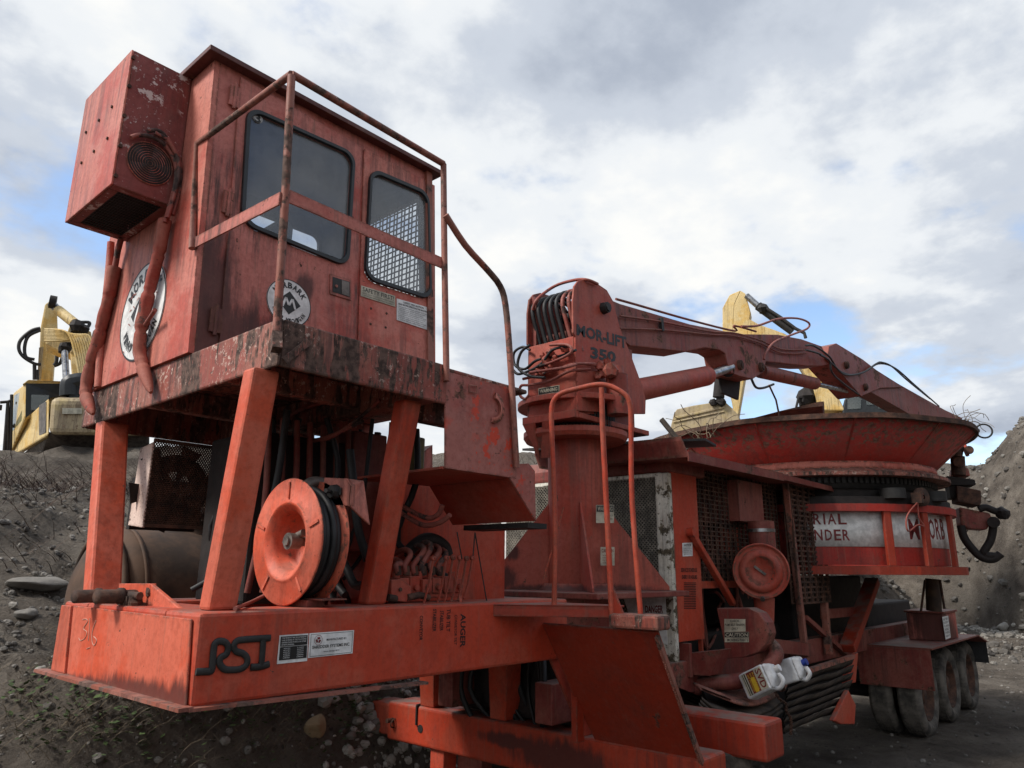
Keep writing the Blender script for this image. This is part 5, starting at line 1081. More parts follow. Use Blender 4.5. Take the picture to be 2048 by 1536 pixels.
drum_text('MORB', [(1818, 1838), (1858, 1869), (1871, 1880), (1881, 1888)], 1038, 1079)
mb.build('sign_band', [M['white'], M['inkred']], tb)
mb = MB(); arc(mb, [(2.54, rd), (2.54, 1.67), (2.62, 1.67), (2.62, rd), (2.54, rd)], -200, 20, 80); mb.build('upper_ring', M['tub'], tb)
mb = MB(); arc(mb, [(1.88, rd - .1), (1.88, 1.72), (1.97, 1.72), (1.97, rd - .1)], -200, 20, 14); mb.build('lower_ring', M['deep'], tb)
mb = MB(); mb.lathe([(1.93, .3), (1.93, 1.5)], TC, (0, 0, 1), 48); mb.build('floor_pan', M['dark'], tb)
mb = MB(); random.seed(4)
for px in (1777, 1852, 1903):
    a, _ = CA(px, 1060, 1.645) if px < 1900 else CA(1903, 1060, 1.645); d = V(math.cos(R_(a)), math.sin(R_(a)), 0)
    mb = MB(); mb.bar(TC + d * 1.635 + V(0, 0, 1.97), TC + d * 1.635 + V(0, 0, 2.54), .085, .05, d); mb.build('post', M['deep'], tb, bevel=.006)
for px, py, r in ((1785, 985, .13), (1868, 985, .12)):
    a, z = CA(px, py, 1.6); d = V(math.cos(R_(a)), math.sin(R_(a)), 0); c = TC + d * 1.60 + V(0, 0, 2.72); mb = MB(); mb.cyl(c - V(0, 0, .04), c + V(0, 0, .07), r, r, 24); mb.build('guide_roller', M['black'], tb, bevel=.01)
a, z = CA(1832, 985, 1.65); d = V(math.cos(R_(a)), math.sin(R_(a)), 0); c = TC + d * 1.68 + V(0, 0, 2.70)
mb = MB(); mb.lathe([(0, .03), (.0, .10), (.05, .10), (.05, .03)], c, d, 24, 0, 360); mb.box(c.x - .12, c.x - .04, c.y - .05, c.y + .05, 2.63, 2.74); mb.build('drive_roller', M['rust'], tb)
mb = MB(); c0 = c + d * .05; mb.tube([c0, PN(1815, 1030, c0, d), PN(1816, 1062, c0, d), PN(1835, 1050, c0, d), PN(1848, 1052, c0, d), PN(1838, 1035, c0, d), PN(1836, 1005, c0, d), c0 + V(0, 0, .03)], .009, 7, smooth_=5); mb.build('hydraulic_hose', M['hose'], tb)
mb = MB(); c = PN(1968, 862, TC + V(1.6, -1.2, 3.5), (.94, .34, 0)); mb.lathe([(-.012, .095), (0, .107), (.012, .095), (0, .083), (-.012, .095)], c, (-.94, -.34, .1), 24); mb.cyl(c + V(-.2, .16, 0), c + V(-.07, .055, 0), .03); mb.build('lifting_ring', M['black'], tb)
# machinery to the right of the tub: pivot, conveyor drive arms
pn = (.935, .353, 0); pp = TC + V(1.2, -1.25, 0)
RP = lambda x, y, o=0: PN(1600 + x / 4.571, 830 + y / 4.571, pp + V(*pn) * o, pn)
th = V(*pn)
mb = MB()
mb.prism([RP(1470, 230), RP(1510, 225), RP(1550, 370), RP(1530, 370)], th * .1); pv = mb.build('tilt_arm', M['cab'], tb)
mb = MB(); mb.cyl(RP(1545, 320, -.1), RP(1545, 320, .15), .055); mb.cyl(RP(1430, 290), RP(1430, 380), .09, .07); mb.cyl(RP(1440, 380, .05), RP(1450, 550, .05), .085, .085, 16); mb.cyl(RP(1450, 430, -.1), RP(1450, 440, .15), .06); mb.build('tilt_pivot', M['rust'], tb)
mb = MB(); mb.prism([RP(1400, 480, .1), RP(1540, 480, .1), RP(1560, 560, .1), RP(1390, 560, .1)], th * .25); mb.build('tilt_mount', M['cabdark'], tb, bevel=.02)
mb = MB(); mb.prism([RP(1345, 555), RP(1600, 590), RP(1610, 640), RP(1345, 640)], th * .35); mb.prism([RP(1360, 640, .05), RP(1440, 640, .05), RP(1440, 760, .05), RP(1380, 760, .05)], th * .3); mb.build('conveyor_frame', M['dark'], tb, bevel=.01)
mb = MB(); mb.prism([RP(1435, 645, -.05), RP(1655, 690, -.05), RP(1660, 800, -.05), RP(1640, 830, -.05), RP(1440, 790, -.05)], th * .4); mb.build('drive_cover', M['rust'], tb, bevel=.01)
mb = MB(); mb.prism([RP(1455, 840), RP(1740, 900), RP(1760, 960), RP(1710, 1050), RP(1540, 1040), RP(1470, 1000)], th * .3); mb.build('hitch_box', M['maroon'], tb, bevel=.02)
mb = MB(); mb.tube([RP(1470, 1010), RP(1500, 1120), RP(1580, 1230), RP(1660, 1300), RP(1760, 1320), RP(1830, 1270), RP(1800, 1290), RP(1700, 1280), RP(1680, 1250), RP(1740, 1150), RP(1765, 1020), RP(1740, 960)], .05, 8, smooth_=4); mb.tube([RP(1635, 860), RP(1700, 845), RP(1790, 880), RP(1870, 880)], .045, 8, smooth_=4); mb.ball(RP(1850, 900), .08, 10, .5); mb.cyl(RP(1770, 980, -.1), RP(1770, 980, .1), .07); mb.build('hitch_arm', M['dark'], tb)
# --- fender, toolbox, wheels
FX, FZ = 8.6, 1.03
fy0 = PX(1860, 1300, FX).y; fy1 = PX(1712, 1290, FX).y
fd = empty('fender', (FX, 0, FZ), G)
mb = MB(); mb.box(FX, FX + .012, fy0, fy1, .585, FZ); mb.build('front_panel', M['maroon'], fd, bevel=.004)
fxe = PY(1962, 1262, fy0).x; fxe = min(12.6, max(11.9, fxe))
mb = MB(); mb.box(FX, fxe - .6, fy0 - .02, fy1, FZ + .001, FZ + .02); mb.hexa([(fxe - .6, fy0 - .02, FZ + .001), (fxe, fy0 - .02, FZ - .12), (fxe, fy1, FZ - .12), (fxe - .6, fy1, FZ + .001), (fxe - .6, fy0 - .02, FZ + .02), (fxe, fy0 - .02, FZ - .10), (fxe, fy1, FZ - .10), (fxe - .6, fy1, FZ + .02)]); mb.build('top_plate', M['maroon'], fd)
mb = MB(); mb.box(fxe, fxe + .012, fy0, fy1, .62, FZ - .12); mb.build('mud_flap', M['rubber'], fd)
tx = 9.35; bq = PX(1845, 1284, tx)
c0 = PZ(1892, 1283, FZ + .02)
mb = MB(); tx0 = c0.x; ty0 = c0.y; tyl = PX(1818, 1278, tx0).y; tz1 = PX(1890, 1228, tx0).z
tbx = empty('tool_box', (tx0, ty0, FZ + .02), G)
mb.box(tx0, tx0 + .75, ty0, tyl, FZ + .022, tz1); mb.build('body', M['cabdark'], tbx, bevel=.01)
mb = MB(); mb.box(tx0 - .02, tx0 + .77, ty0 - .02, tyl + .02, tz1 + .002, tz1 + .03); mb.build('lid', M['maroon'], tbx, bevel=.005)
q = [PY(1884, 1234, ty0 - .002), PY(1896, 1231, ty0 - .002), PY(1901, 1275, ty0 - .002), PY(1891, 1279, ty0 - .002)]; mb = MB(); quad_plate(mb, q); mb.mi = 1
for i in range(6): quad_text(mb, ('BATTERY', 'KEEP', 'FLAMES', 'AND', 'SPARKS', 'AWAY')[i], q, .1, .9, .08 + i * .15, .17 + i * .15, .004)
mb.build('label', [M['white'], M['ink']], tbx)
def make_wheel():
    w = empty('wheel', (0, 0, 0), G); w.location = (0, 0, 0)
    mb = MB(); r = .46; W_ = .25
    mb.lathe([(0.03, .29), (0.0, .33), (-.012, .38), (0.0, .425), (.018, .448), (.035, .458), (.06, .461), (.19, .461), (.215, .458), (.232, .448), (.25, .425), (.262, .38), (.25, .33), (.22, .29)], (0, 0, 0), (0, 1, 0), 56)
    for i in range(56):
        a = R_(360 / 56 * i); d = V(math.cos(a), 0, math.sin(a))
        for y0, y1 in ((.04, .085), (.10, .145), (.16, .21)): mb.hexa([V(math.cos(a + s_) * rr, y, math.sin(a + s_) * rr) for rr in (.455, .468) for s_, y in ((-.045, y0), (.045, y0), (.045, y1), (-.045, y1))])
    mb.build('tyre', M['tyre'], w, local=True)
    mb = MB(); mb.lathe([(.03, .29), (.015, .285), (.03, .27), (.10, .25), (.13, .20), (.13, .13), (.09, .12), (.05, .09), (.05, 0)], (0, 0, 0), (0, 1, 0), 40)
    for i in range(10): a = R_(36 * i); mb.cyl((math.cos(a) * .165, .13, math.sin(a) * .165), (math.cos(a) * .165, .10, math.sin(a) * .165), .014, n=6)
    mb.build('rim', M['rust'], w, local=True)
    return w
w0 = make_wheel(); first = True
for x in (9.12, 10.36, 11.60):
    for y in (-.28, .04):
        w = w0 if first else copy_tree(w0, G); first = False
        w.location = V(x, y, .463) - ORG[G.name]
for x in (9.12, 10.36, 11.60): mb = MB(); mb.cyl((x, .3, .463), (x, 1.4, .463), .09); mb.build('axle', M['dark'], G)
mb = MB(); mb.cyl(PX(1866, 1158, 9.4), PX(1868, 1222, 9.4), .09); mb.build('outlet_pipe', M['tank'], G)
for a_, b_ in (((1850, 1160), (1842, 1222)), ((1880, 1160), (1889, 1218))): mb = MB(); mb.tube([PX(*a_, 9.2), PX(*b_, 9.2)], .014, 6); mb.build('hanging_chain', M['rust'], G)
# --- rubber belt trough
bt = empty('belt_trough', (5.0, -.3, .9), G)
B7 = lambda x, y, yy: PY(1350 + x / 4.086, 1160 + y / 4.086, yy)
YB = -.20
mb = MB(); A = B7(900, 800, YB); A2 = B7(1450, 625, YB); mb.bar(A, A2, .05, .035); mb.cyl(B7(860, 880, YB), A, .04, .04, 10); mb.build('rim_bar', M['rail'], bt)
for i in range(7):
    mb = MB(); y0 = 815 + i * 62; n_ = 26; pts0 = []; pts1 = []
    for k in range(n_ + 1):
        t = k / n_; X0 = 905 + 540 * t - i * 5; yy = y0 - t * (185 - i * 1) + 3 * math.sin(t * 17 + i * 2) + 5 * math.sin(t * 9 + i)
        dep = YB + .02 + .012 * i + .01 * math.sin(t * 15 + i); X0 -= max(0, i - 3) * 22 * t
        p = B7(X0, yy, dep); pts0.append(p + V(0, -.03, 0)); pts1.append(B7(X0, yy + 60, dep + .045))
    vs = pts0 + pts1 + [p + V(0, .012, .0) for p in pts0] + [p + V(0, .012, 0) for p in pts1]; m_ = n_ + 1
    fs = []
    for k in range(n_): fs += [(k, k + 1, m_ + k + 1, m_ + k), (2 * m_ + k, 2 * m_ + k + 1, 3 * m_ + k + 1, 3 * m_ + k), (k, k + 1, 2 * m_ + k + 1, 2 * m_ + k), (m_ + k, m_ + k + 1, 3 * m_ + k + 1, 3 * m_ + k)]
    mb.add(vs, fs, True); mb.build('rubber_strip', M['belt'], bt)
for i in range(4):
    mb = MB(); o = i * 40
    pts = [B7(230 - o * .3, 930 + o * .6, YB + .05), B7(330, 1000 + o, YB + .05), B7(470, 1040 + o, YB), B7(640, 1050 + o, YB), B7(780, 1010 + o, YB), B7(880, 930 + o * 1.1, YB)]
    if i == 0: pts = [B7(400, 930, YB + .1), B7(480, 985, YB), B7(600, 1010, YB), B7(720, 990, YB), B7(840, 930, YB)]
    sp2 = spline(pts, 6); m_ = len(sp2); vs = []
    for p in sp2: vs += [p, p + V(0, .25, .06), p + V(0, .25, .04), p + V(0, 0, -.02)]
    fs = [(4 * k + a, 4 * k + (a + 1) % 4, 4 * k + 4 + (a + 1) % 4, 4 * k + 4 + a) for k in range(m_ - 1) for a in range(4)]
    mb.add(vs, fs, True); mb.build('rubber_strip', M['belt'] if i else M['rail'], bt)
mb = MB(); mb.prism([B7(230, 900, YB + .3), B7(1400, 650, YB + .3), B7(1400, 900, YB + .3), B7(900, 1260, YB + .3), B7(880, 1130, YB + .3), B7(300, 1090, YB + .3)], (0, .02, 0)); mb.build('back_board', M['dark'], bt)
mb = MB(); cpts = spline([B7(810, 890, YB - .05), B7(850, 970, YB - .06), B7(905, 1010, YB - .05), B7(910, 1070, YB - .05), B7(940, 1120, YB - .05), B7(950, 1180, YB - .05), B7(945, 1260, YB - .05)], 5)
for i, (a, b) in enumerate(zip(cpts[:-1], cpts[1:])):
    d = (b - a).normalized(); s_ = V(0, 1, 0) if i % 2 else d.cross(V(0, 1, 0)); m_ = (a + b) / 2; L_ = (b - a).length * .72
    mb.tube([m_ + d * L_ * math.cos(t) + s_ * .011 * math.sin(t) for t in [j * math.pi / 4 for j in range(8)]], .0045, 5, closed=True)
mb.build('chain', M['rust'], bt)
mb = MB(); mb.prism([B7(1300, 1150, YB), B7(1360, 1180, YB), B7(1470, 1180, YB), B7(1480, 1020, YB), B7(1420, 900, YB)], (0, .05, 0)); mb.prism([B7(1430, 640, YB + .1), B7(1500, 590, YB + .1), B7(1480, 840, YB + .1), B7(1400, 850, YB + .1)], (0, .05, 0)); mb.build('end_bracket', M['beam'], bt, bevel=.01)

# ---------------------------------------------------------------- excavators on the bank
def view_plane(px, D):
    r = ray(px, 1140); n = V(r.x, r.y, 0).normalized(); return CAM + n * D, n
# left one, seen from behind its cab side
p1, n1 = view_plane(150, 15.0)
e1_ = empty('excavator', (p1.x, p1.y, ground_z(p1.x, p1.y, False)))
tag(e1_, 'muddy yellow excavator on the bank at the left, half hidden by the red cab', 'excavator')
Q = lambda x, y, d=0: PN(x, y, p1 + n1 * d, n1)
def EQ(x, y, d=0): return Q(x / 3.84, 560 + y / 3.84, d)
mb = MB(); mb.hexa([EQ(375, 1190), EQ(1150, 1200), EQ(1150, 1190, 2.4), EQ(375, 1180, 2.4), EQ(395, 905), EQ(1130, 905), EQ(1130, 900, 2.4), EQ(395, 900, 2.4)])
mb.build('counterweight', M['yellowdirt'], e1_, bevel=.12, seg=3)
mb = MB(); mb.prism([EQ(375, 905, .1), EQ(372, 1190, .1), EQ(60, 1375, 3.4), EQ(90, 1150, 3.4), EQ(180, 1085, 2.4), EQ(300, 970, 1.0)], n1 * .4); mb.build('side_cowling', M['yellow'], e1_, bevel=.03)
mb = MB(); mb.prism([EQ(478, 985, -.02), EQ(628, 985, -.02), EQ(628, 1030, -.02), EQ(478, 1030, -.02)], -n1 * .02); mb.build('name_strip', M['cream'], e1_)
mb = MB(); mb.prism([EQ(300, 965, .85), EQ(355, 935, .3), EQ(350, 1170, .3), EQ(300, 1200, .85)], -n1 * .03); mb.build('grey_decal', M['oldsteel'], e1_)
mb = MB(); mb.hexa([EQ(60, 1375, 3.2), EQ(190, 1060, 1.6), EQ(600, 1000, 1.8), EQ(420, 1100, 3.6), EQ(100, 865, 3.2), EQ(195, 785, 1.6), EQ(590, 790, 1.8), EQ(420, 820, 3.6)])
mb.build('cab_shell', M['yellow'], e1_, bevel=.05)
mb = MB(); mb.prism([EQ(200, 795, 1.57), EQ(575, 800, 1.7), EQ(480, 890, 1.7), EQ(390, 905, 1.62), EQ(260, 1010, 1.58), EQ(195, 1060, 1.57)], -n1 * .02); mb.build('cab_back_panel', M['gasket'], e1_)
mb = MB(); mb.prism([EQ(240, 880, 1.5), EQ(380, 885, 1.5), EQ(370, 915, 1.5), EQ(290, 1000, 1.5), EQ(238, 1000, 1.5)], -n1 * .02); mb.prism([EQ(110, 890, 2.9), EQ(180, 850, 1.9), EQ(165, 1080, 1.9), EQ(90, 1170, 2.9)], -n1 * .03); mb.build('cab_window', M['glassclear'], e1_)
mb = MB(); mb.prism([EQ(170, 800, 1.6), EQ(215, 765, 1.5), EQ(560, 780, 1.6), EQ(590, 800, 1.7), EQ(200, 795, 1.55)], n1 * 1.3); mb.build('cab_roof', M['yellow'], e1_, bevel=.04)
mb = MB(); mb.tube([EQ(530, 890, .6), EQ(535, 800, .6), EQ(560, 785, .6), EQ(640, 782, .6), EQ(650, 890, .6)], .16, 10, smooth_=4); mb.prism([EQ(530, 900, .5), EQ(530, 800, .5), EQ(660, 790, .5), EQ(660, 900, .5)], n1 * .5); mb.build('exhaust_hood', M['gasket'], e1_, bevel=.08)
mb = MB()
for pts in (((60, 1350), (60, 940)), ((80, 1320), (90, 880)), ((0, 940), (62, 935), (85, 925)), ((5, 960), (0, 1000)), ((140, 880), (145, 960)), ((120, 945), (165, 945), (178, 980), (130, 1100), (95, 1130)), ((30, 1345), (60, 950)), ((55, 1355), (15, 1400), (20, 1440))): mb.tube([EQ(a, b, 2.6) for a, b in pts], .03, 6)
mb.build('mirror_frame', M['black'], e1_)
mb = MB(); mb.prism([EQ(20, 1440, 3.0), EQ(170, 1340, 2.6), EQ(375, 1165, .2), EQ(1150, 1175, .2), EQ(1150, 1300, .5), EQ(560, 1305, .6), EQ(330, 1330, 1.2), EQ(60, 1455, 3.0)], n1 * 1.6); mb.build('turntable_frame', M['oldsteel'], e1_, bevel=.04)
mb = MB(); mb.prism([EQ(380, 1330, .8), EQ(1200, 1330, .8), EQ(1200, 1560, .8), EQ(300, 1560, .8)], n1 * .8); mb.build('track', M['dark'], e1_, bevel=.1)
mb = MB(); mb.prism([EQ(345, 185, 3), EQ(380, 160, 3), EQ(435, 180, 3), EQ(442, 390, 3), EQ(425, 520, 3), EQ(405, 775, 3), EQ(285, 775, 3), EQ(305, 520, 3), EQ(310, 370, 3)], n1 * .5); mb.build('stick', M['yellow'], e1_, bevel=.03)
mb = MB(); mb.prism([EQ(300, 520, 2.95), EQ(335, 515, 2.95), EQ(315, 770, 2.95), EQ(285, 775, 2.95)], -n1 * .02); mb.build('stick_edge', M['yellowdirt'], e1_)
mb = MB(); mb.prism([EQ(540, 340, 1.6), EQ(600, 330, 1.6), EQ(700, 400, 1.6), EQ(740, 700, 1.6), EQ(760, 800, 1.2), EQ(560, 800, 1.2), EQ(540, 560, 1.6), EQ(450, 540, 1.7), EQ(350, 490, 1.8), EQ(350, 450, 1.8), EQ(500, 440, 1.6)], n1 * .6); mb.build('boom', M['yellow'], e1_, bevel=.012)
mb = MB()
for i in range(9): mb.tube([EQ(345, 380 + i * 11, 1.5), EQ(480 + i * 5, 388 + i * 9, 1.2), EQ(540 + i * 17, 440 - i * 2, 1.1), EQ(585 + i * 18, 600, 1.0), EQ(620 + i * 12, 790, .9)], .022, 7, smooth_=5)
mb.build('boom_pipes', M['yellow'], e1_)
mb = MB(); mb.cyl(EQ(395, 180, 2.7), EQ(450, 235, 2.6), .085); mb.build('cylinder_rod', M['steel'], e1_)
mb = MB(); mb.cyl(EQ(445, 230, 2.6), EQ(570, 330, 2.3), .105, .105, 14); mb.build('stick_cylinder', M['yellow'], e1_)
mb = MB(); mb.cyl(EQ(495, 520, 1.3), EQ(510, 775, 1.1), .06); mb.build('boom_cylinder', M['steel'], e1_)
mb = MB(); mb.cyl(EQ(380, 165, 2.6), EQ(432, 175, 2.6), .14); mb.build('pivot', M['dark'], e1_)
mb = MB(); mb.ball(EQ(600, 360, 1.5), .15, 8, .6); mb.ball(EQ(640, 375, 1.5), .12, 8, .6); mb.build('pivot', M['dark'], e1_)
mb = MB(); mb.ball(EQ(495, 520, 1.3), .13, 8, .6); mb.build('pivot', M['dark'], e1_)
for pts in (((310, 370), (240, 390), (160, 460), (145, 530), (180, 590), (260, 640), (315, 650)), ((310, 385), (220, 430), (190, 510), (200, 590), (265, 610)), ((440, 540), (435, 620), (415, 655)), ((480, 590), (460, 640), (415, 660)), ((265, 640), (265, 765)), ((610, 325), (680, 325), (685, 345), (660, 380)), ((285, 690), (285, 765))):
    mb = MB(); mb.tube([EQ(a, b, 2.7) for a, b in pts], .035, 6, smooth_=5); mb.build('hose', M['rubber'], e1_)
# right one, side on behind the tub
p2, n2 = view_plane(1600, 26.0)
e2_ = empty('excavator', (p2.x, p2.y, ground_z(p2.x, p2.y, False)))
tag(e2_, 'yellow excavator behind the tub rim with its stick raised and bucket curled', 'excavator')
def EQ2(x, y, d=0): return PN(1380 + x / 3.413, 540 + y / 3.413, p2 + n2 * d, n2)
mb = MB(); mb.prism([EQ2(*t) for t in ((300, 235), (345, 140), (378, 160), (415, 290), (400, 400), (380, 700), (330, 990), (300, 985), (250, 720), (285, 500))], n2 * .6); mb.build('stick', M['yellow'], e2_, bevel=.03)
mb = MB(); mb.prism([EQ2(222, 260, .01), EQ2(270, 170, .01), EQ2(345, 138, -.01), EQ2(302, 235, -.01), EQ2(287, 500, -.01), EQ2(252, 720, -.01), EQ2(240, 720, .01), EQ2(222, 480, .01)], n2 * .5); mb.build('stick_nose', M['yellow'], e2_, bevel=.02)
mb = MB(); mb.prism([EQ2(*t) for t in ((400, 330), (470, 370), (640, 430), (800, 520), (900, 640), (980, 800), (1060, 960), (880, 960), (840, 800), (740, 640), (560, 520), (390, 440))], n2 * .7); mb.build('boom', M['yellow'], e2_, bevel=.04)
mb = MB(); mb.cyl(EQ2(385, 175, -.1), EQ2(475, 255, -.1), .11); mb.build('cylinder_rod', M['steel'], e2_)
mb = MB(); mb.cyl(EQ2(465, 245, -.1), EQ2(700, 415, -.1), .16, .16, 14); mb.ball(EQ2(500, 265, -.2), .2, 8, .4); mb.tube([EQ2(510, 255, -.3), EQ2(620, 325, -.3), EQ2(720, 400, -.3), EQ2(780, 430, -.3), EQ2(790, 465, -.3)], .06, 6); mb.build('stick_cylinder', M['black'], e2_)
mb = MB(); mb.cyl(EQ2(205, 740, -.1), EQ2(195, 870, -.1), .18, .20, 14); mb.cyl(EQ2(200, 860, -.1), EQ2(205, 900, -.1), .12); mb.ball(EQ2(160, 905, -.1), .14, 8, .5); mb.ball(EQ2(215, 900, -.1), .16, 8, .5); mb.build('bucket_cylinder', M['dark'], e2_)
mb = MB(); mb.prism([EQ2(*t) for t in ((-130, 1060), (-110, 980), (-90, 950), (20, 925), (150, 905), (240, 900), (330, 980), (340, 1040), (300, 1110), (-130, 1110))], n2 * 1.3)
mb.bar(EQ2(-100, 1010, -.02), EQ2(235, 935, -.02), .06, .10); mb.bar(EQ2(-115, 1040, -.02), EQ2(235, 965, -.02), .05, .06); mb.build('bucket', M['yellowdirt'], e2_, bevel=.06)
mb = MB(); mb.prism([EQ2(1040, 955), EQ2(1055, 880), EQ2(1100, 850), EQ2(1300, 860), EQ2(1420, 905), EQ2(1440, 1150), EQ2(1040, 1150)], n2 * 1.4); mb.build('cab_frame', M['gasket'], e2_, bevel=.04)
mb = MB()
for q in (((1075, 880), (1140, 862), (1170, 880), (1165, 945), (1075, 950)), ((1200, 875), (1235, 870), (1255, 905), (1250, 920), (1205, 920)), ((1285, 880), (1340, 900), (1390, 945), (1285, 945))): mb.prism([EQ2(a, b, -.03) for a, b in q], n2 * .02)
mb.build('cab_window', M['glassclear'], e2_)
mb = MB(); mb.prism([EQ2(1020, 960, .2), EQ2(1560, 985, .2), EQ2(1560, 1230, .2), EQ2(900, 1230, .2)], n2 * 2.2); mb.build('house', M['yellow'], e2_, bevel=.06)
zg = ground_z(p2.x, p2.y, False)
mb = MB(); a = EQ2(800, 1232); b = EQ2(1540, 1232); mb.hexa([V(a.x, a.y, zg - .2), V(b.x, b.y, zg - .2), V(b.x, b.y, zg - .2) + n2 * 2.6, V(a.x, a.y, zg - .2) + n2 * 2.6, a, b, b + n2 * 2.6, a + n2 * 2.6]); mb.build('track', M['dark'], e2_, bevel=.1)
mb = MB(); mb.ball(EQ2(800, 870, .3), .35, 8, .5); mb.tube([EQ2(720, 960), EQ2(740, 870), EQ2(775, 868), EQ2(770, 900)], .04, 6); mb.build('fittings', M['dark'], e2_)

# ---------------------------------------------------------------- loose things
def jug(name, c, up, nrm, h, w, d, label, mats, text=True):
    up = V(up).normalized(); nrm = V(nrm); nrm = (nrm - up * nrm.dot(up)).normalized(); r = up.cross(nrm)
    root = empty(name, c); tag(root, label, 'plastic jug', 'white jugs tossed on the belts')
    F = lambda a, b, e: V(c) + r * a * w + up * b * h + nrm * e * d
    mb = MB(); lo = [F(a, -.5, e) for a, e in ((-.5, -.5), (.5, -.5), (.5, .5), (-.5, .5))]; mid = [F(a, .22, e) for a, e in ((-.5, -.5), (.5, -.5), (.5, .5), (-.5, .5))]; hi = [F(a * .55 - .12, .42, e * .6) for a, e in ((-.5, -.5), (.5, -.5), (.5, .5), (-.5, .5))]
    mb.hexa(lo + mid); mb.hexa([p + up * .0005 for p in mid] + hi); mb.build('body', mats[0], root, bevel=.018, seg=3)
    mb = MB(); mb.tube([F(.44, .18, 0), F(.52, .34, 0), F(.34, .50, 0), F(.05, .46, 0)], .017, 8, smooth_=4); mb.build('handle', mats[0], root)
    mb = MB(); mb.cyl(F(-.14, .40, 0), F(-.14, .56, 0), .026, .026, 16); mb.build('cap', mats[1], root)
    if text:
        q = [F(-.42, .18, .505), F(.42, .18, .505), F(.42, -.42, .505), F(-.42, -.42, .505)]
        mb = MB(); quad_plate(mb, q, .001); mb.mi = 1; quad_text(mb, 'SVD', q, .06, .94, .03, .30, .003, .02); quad_rect(mb, q, .02, .98, .36, .74, .0025); mb.mi = 2; quad_rect(mb, q, .3, .97, .44, .62, .003)
        for i in range(3): quad_text(mb, ('MULTI PURPOSE', 'ENGINE COOLANT', 'AND ANTIFREEZE')[i], q, .1, .9, .39 + i * .12, .46 + i * .12, .0035, .02)
        mb.mi = 3; quad_rect(mb, q, .0, 1, .80, .85, .0025); quad_rect(mb, q, .0, 1, .90, .93, .0025); mb.build('label', [M['oldsteel'] if False else M['cream'], M['inkred'], M['decaly'], M['ink']], root)
J = lambda x, y, yy=-.28: PY(1350 + x / 4.086, 1160 + y / 4.086, yy)
j0 = J(700, 820); upv = (J(790, 740) - J(600, 835)); upv = PX(1530, 1345, 4.35) - PX(1488, 1366, 4.35)
jc = PX(1526, 1360, 4.35); scr_n = (CAM - jc).normalized()
jug('white_jug', jc, upv + V(0, 0, 0), scr_n + V(0, 0, .25), .30, .19, .14, 'white plastic jug with a red and yellow label lying on the rubber belts', (M['plasticw'], M['plasticw']))
jc2 = PX(1583, 1340, 4.75); jug('white_jug', jc2, PX(1610, 1333, 4.75) - PX(1570, 1345, 4.75), scr_n, .26, .18, .14, 'plain white jug with a blue cap lying behind the labelled one', (M['plasticw'], M['plasticb']), False)
def tblock(c, sx, sy, sz, rz, label):
    mb = MB(); c = V(c); co, si = math.cos(rz), math.sin(rz)
    P8 = [c + V(x * co - y * si, x * si + y * co, z) for z in (0, sz) for x, y in ((-sx, -sy), (sx, -sy), (sx, sy), (-sx, sy))]
    mb.hexa(P8); o = mb.build('timber_block', M['timber'], None, bevel=.015); tag(o, label, 'timber block', 'timber blocks under the outrigger')
c = PX(1470, 1500, 3.05); tblock((c.x, c.y, 0), .10, .09, c.z + .0, .4, 'grey upright timber block nearest the orange outrigger end')
c = PX(1432, 1502, 3.15); tblock((c.x, c.y + .05, 0), .09, .08, c.z, .1, 'grey upright timber block close behind the red front plate')
mb = MB(); a = PN(1322, 838, (5.9, 1, 0), (.8, .6, 0)); b = PN(1356, 880, (5.9, 1, 0), (.8, .6, 0)); mb.bar(a, b + (b - a) * .5, .07, .05); tag(mb.build('broken_plank', M['timber'], None, bevel=.008), 'short broken plank leaning up against the near edge of the tub rim', 'plank')
mb = MB(); zr = 3.55; a = PZ(1475, 842, zr + .0); mb.prism([PN(1468, 846, (7.2, .5, 0), (1, 0, 0)), PN(1645, 812, (7.2, .5, 0), (.9, .43, 0)), PN(1648, 803, (7.2, .5, 0), (.9, .43, 0)), PN(1640, 803, (7.2, .5, 0), (.9, .43, 0)), PN(1560, 822, (7.2, .5, 0), (1, .2, 0))], (.9, .3, .0)); tag(mb.build('scrap_sheet', M['rust'], None), 'bent rusty scrap sheet lying across the top of the tub rim', 'scrap metal')
mb = MB(); mb.tube([PY(1538, 770, .2), PY(1552, 800, .2), PY(1560, 838, .2)], .010, 6); tag(mb.build('steel_rod', M['rust'], None), 'thin steel rod standing up out of the tub below the boom', 'rod')
random.seed(31)
def wisp(mb, px, py, n, R, depth, nn):
    for i in range(n):
        p = PN(px + random.uniform(-10, 10), py, depth, nn); d = V(random.uniform(-1, 1), random.uniform(-.6, .6), random.uniform(.1, 1)).normalized(); pts = [p]
        for k in range(5): pts.append(pts[-1] + d * R / 5); d = (d + V(random.uniform(-.6, .6), random.uniform(-.6, .6), random.uniform(-.8, .3))).normalized()
        mb.tube(pts, .004, 4, smooth_=2)
mb = MB(); wisp(mb, 1925, 845, 8, .5, TC + V(1.7, -1.0, 0), (.94, .34, 0)); wisp(mb, 1940, 850, 7, .45, TC + V(1.8, -.9, 0), (.94, .34, 0)); wisp(mb, 1400, 880, 6, .6, (6.6, .2, 0), (.8, .6, 0)); wisp(mb, 1420, 875, 4, .5, (6.6, .2, 0), (.8, .6, 0)); tag(mb.build('wire_tangle', M['twig'], None), 'thin tangled wire and twigs caught on the tub rim', 'wire', kind='stuff')

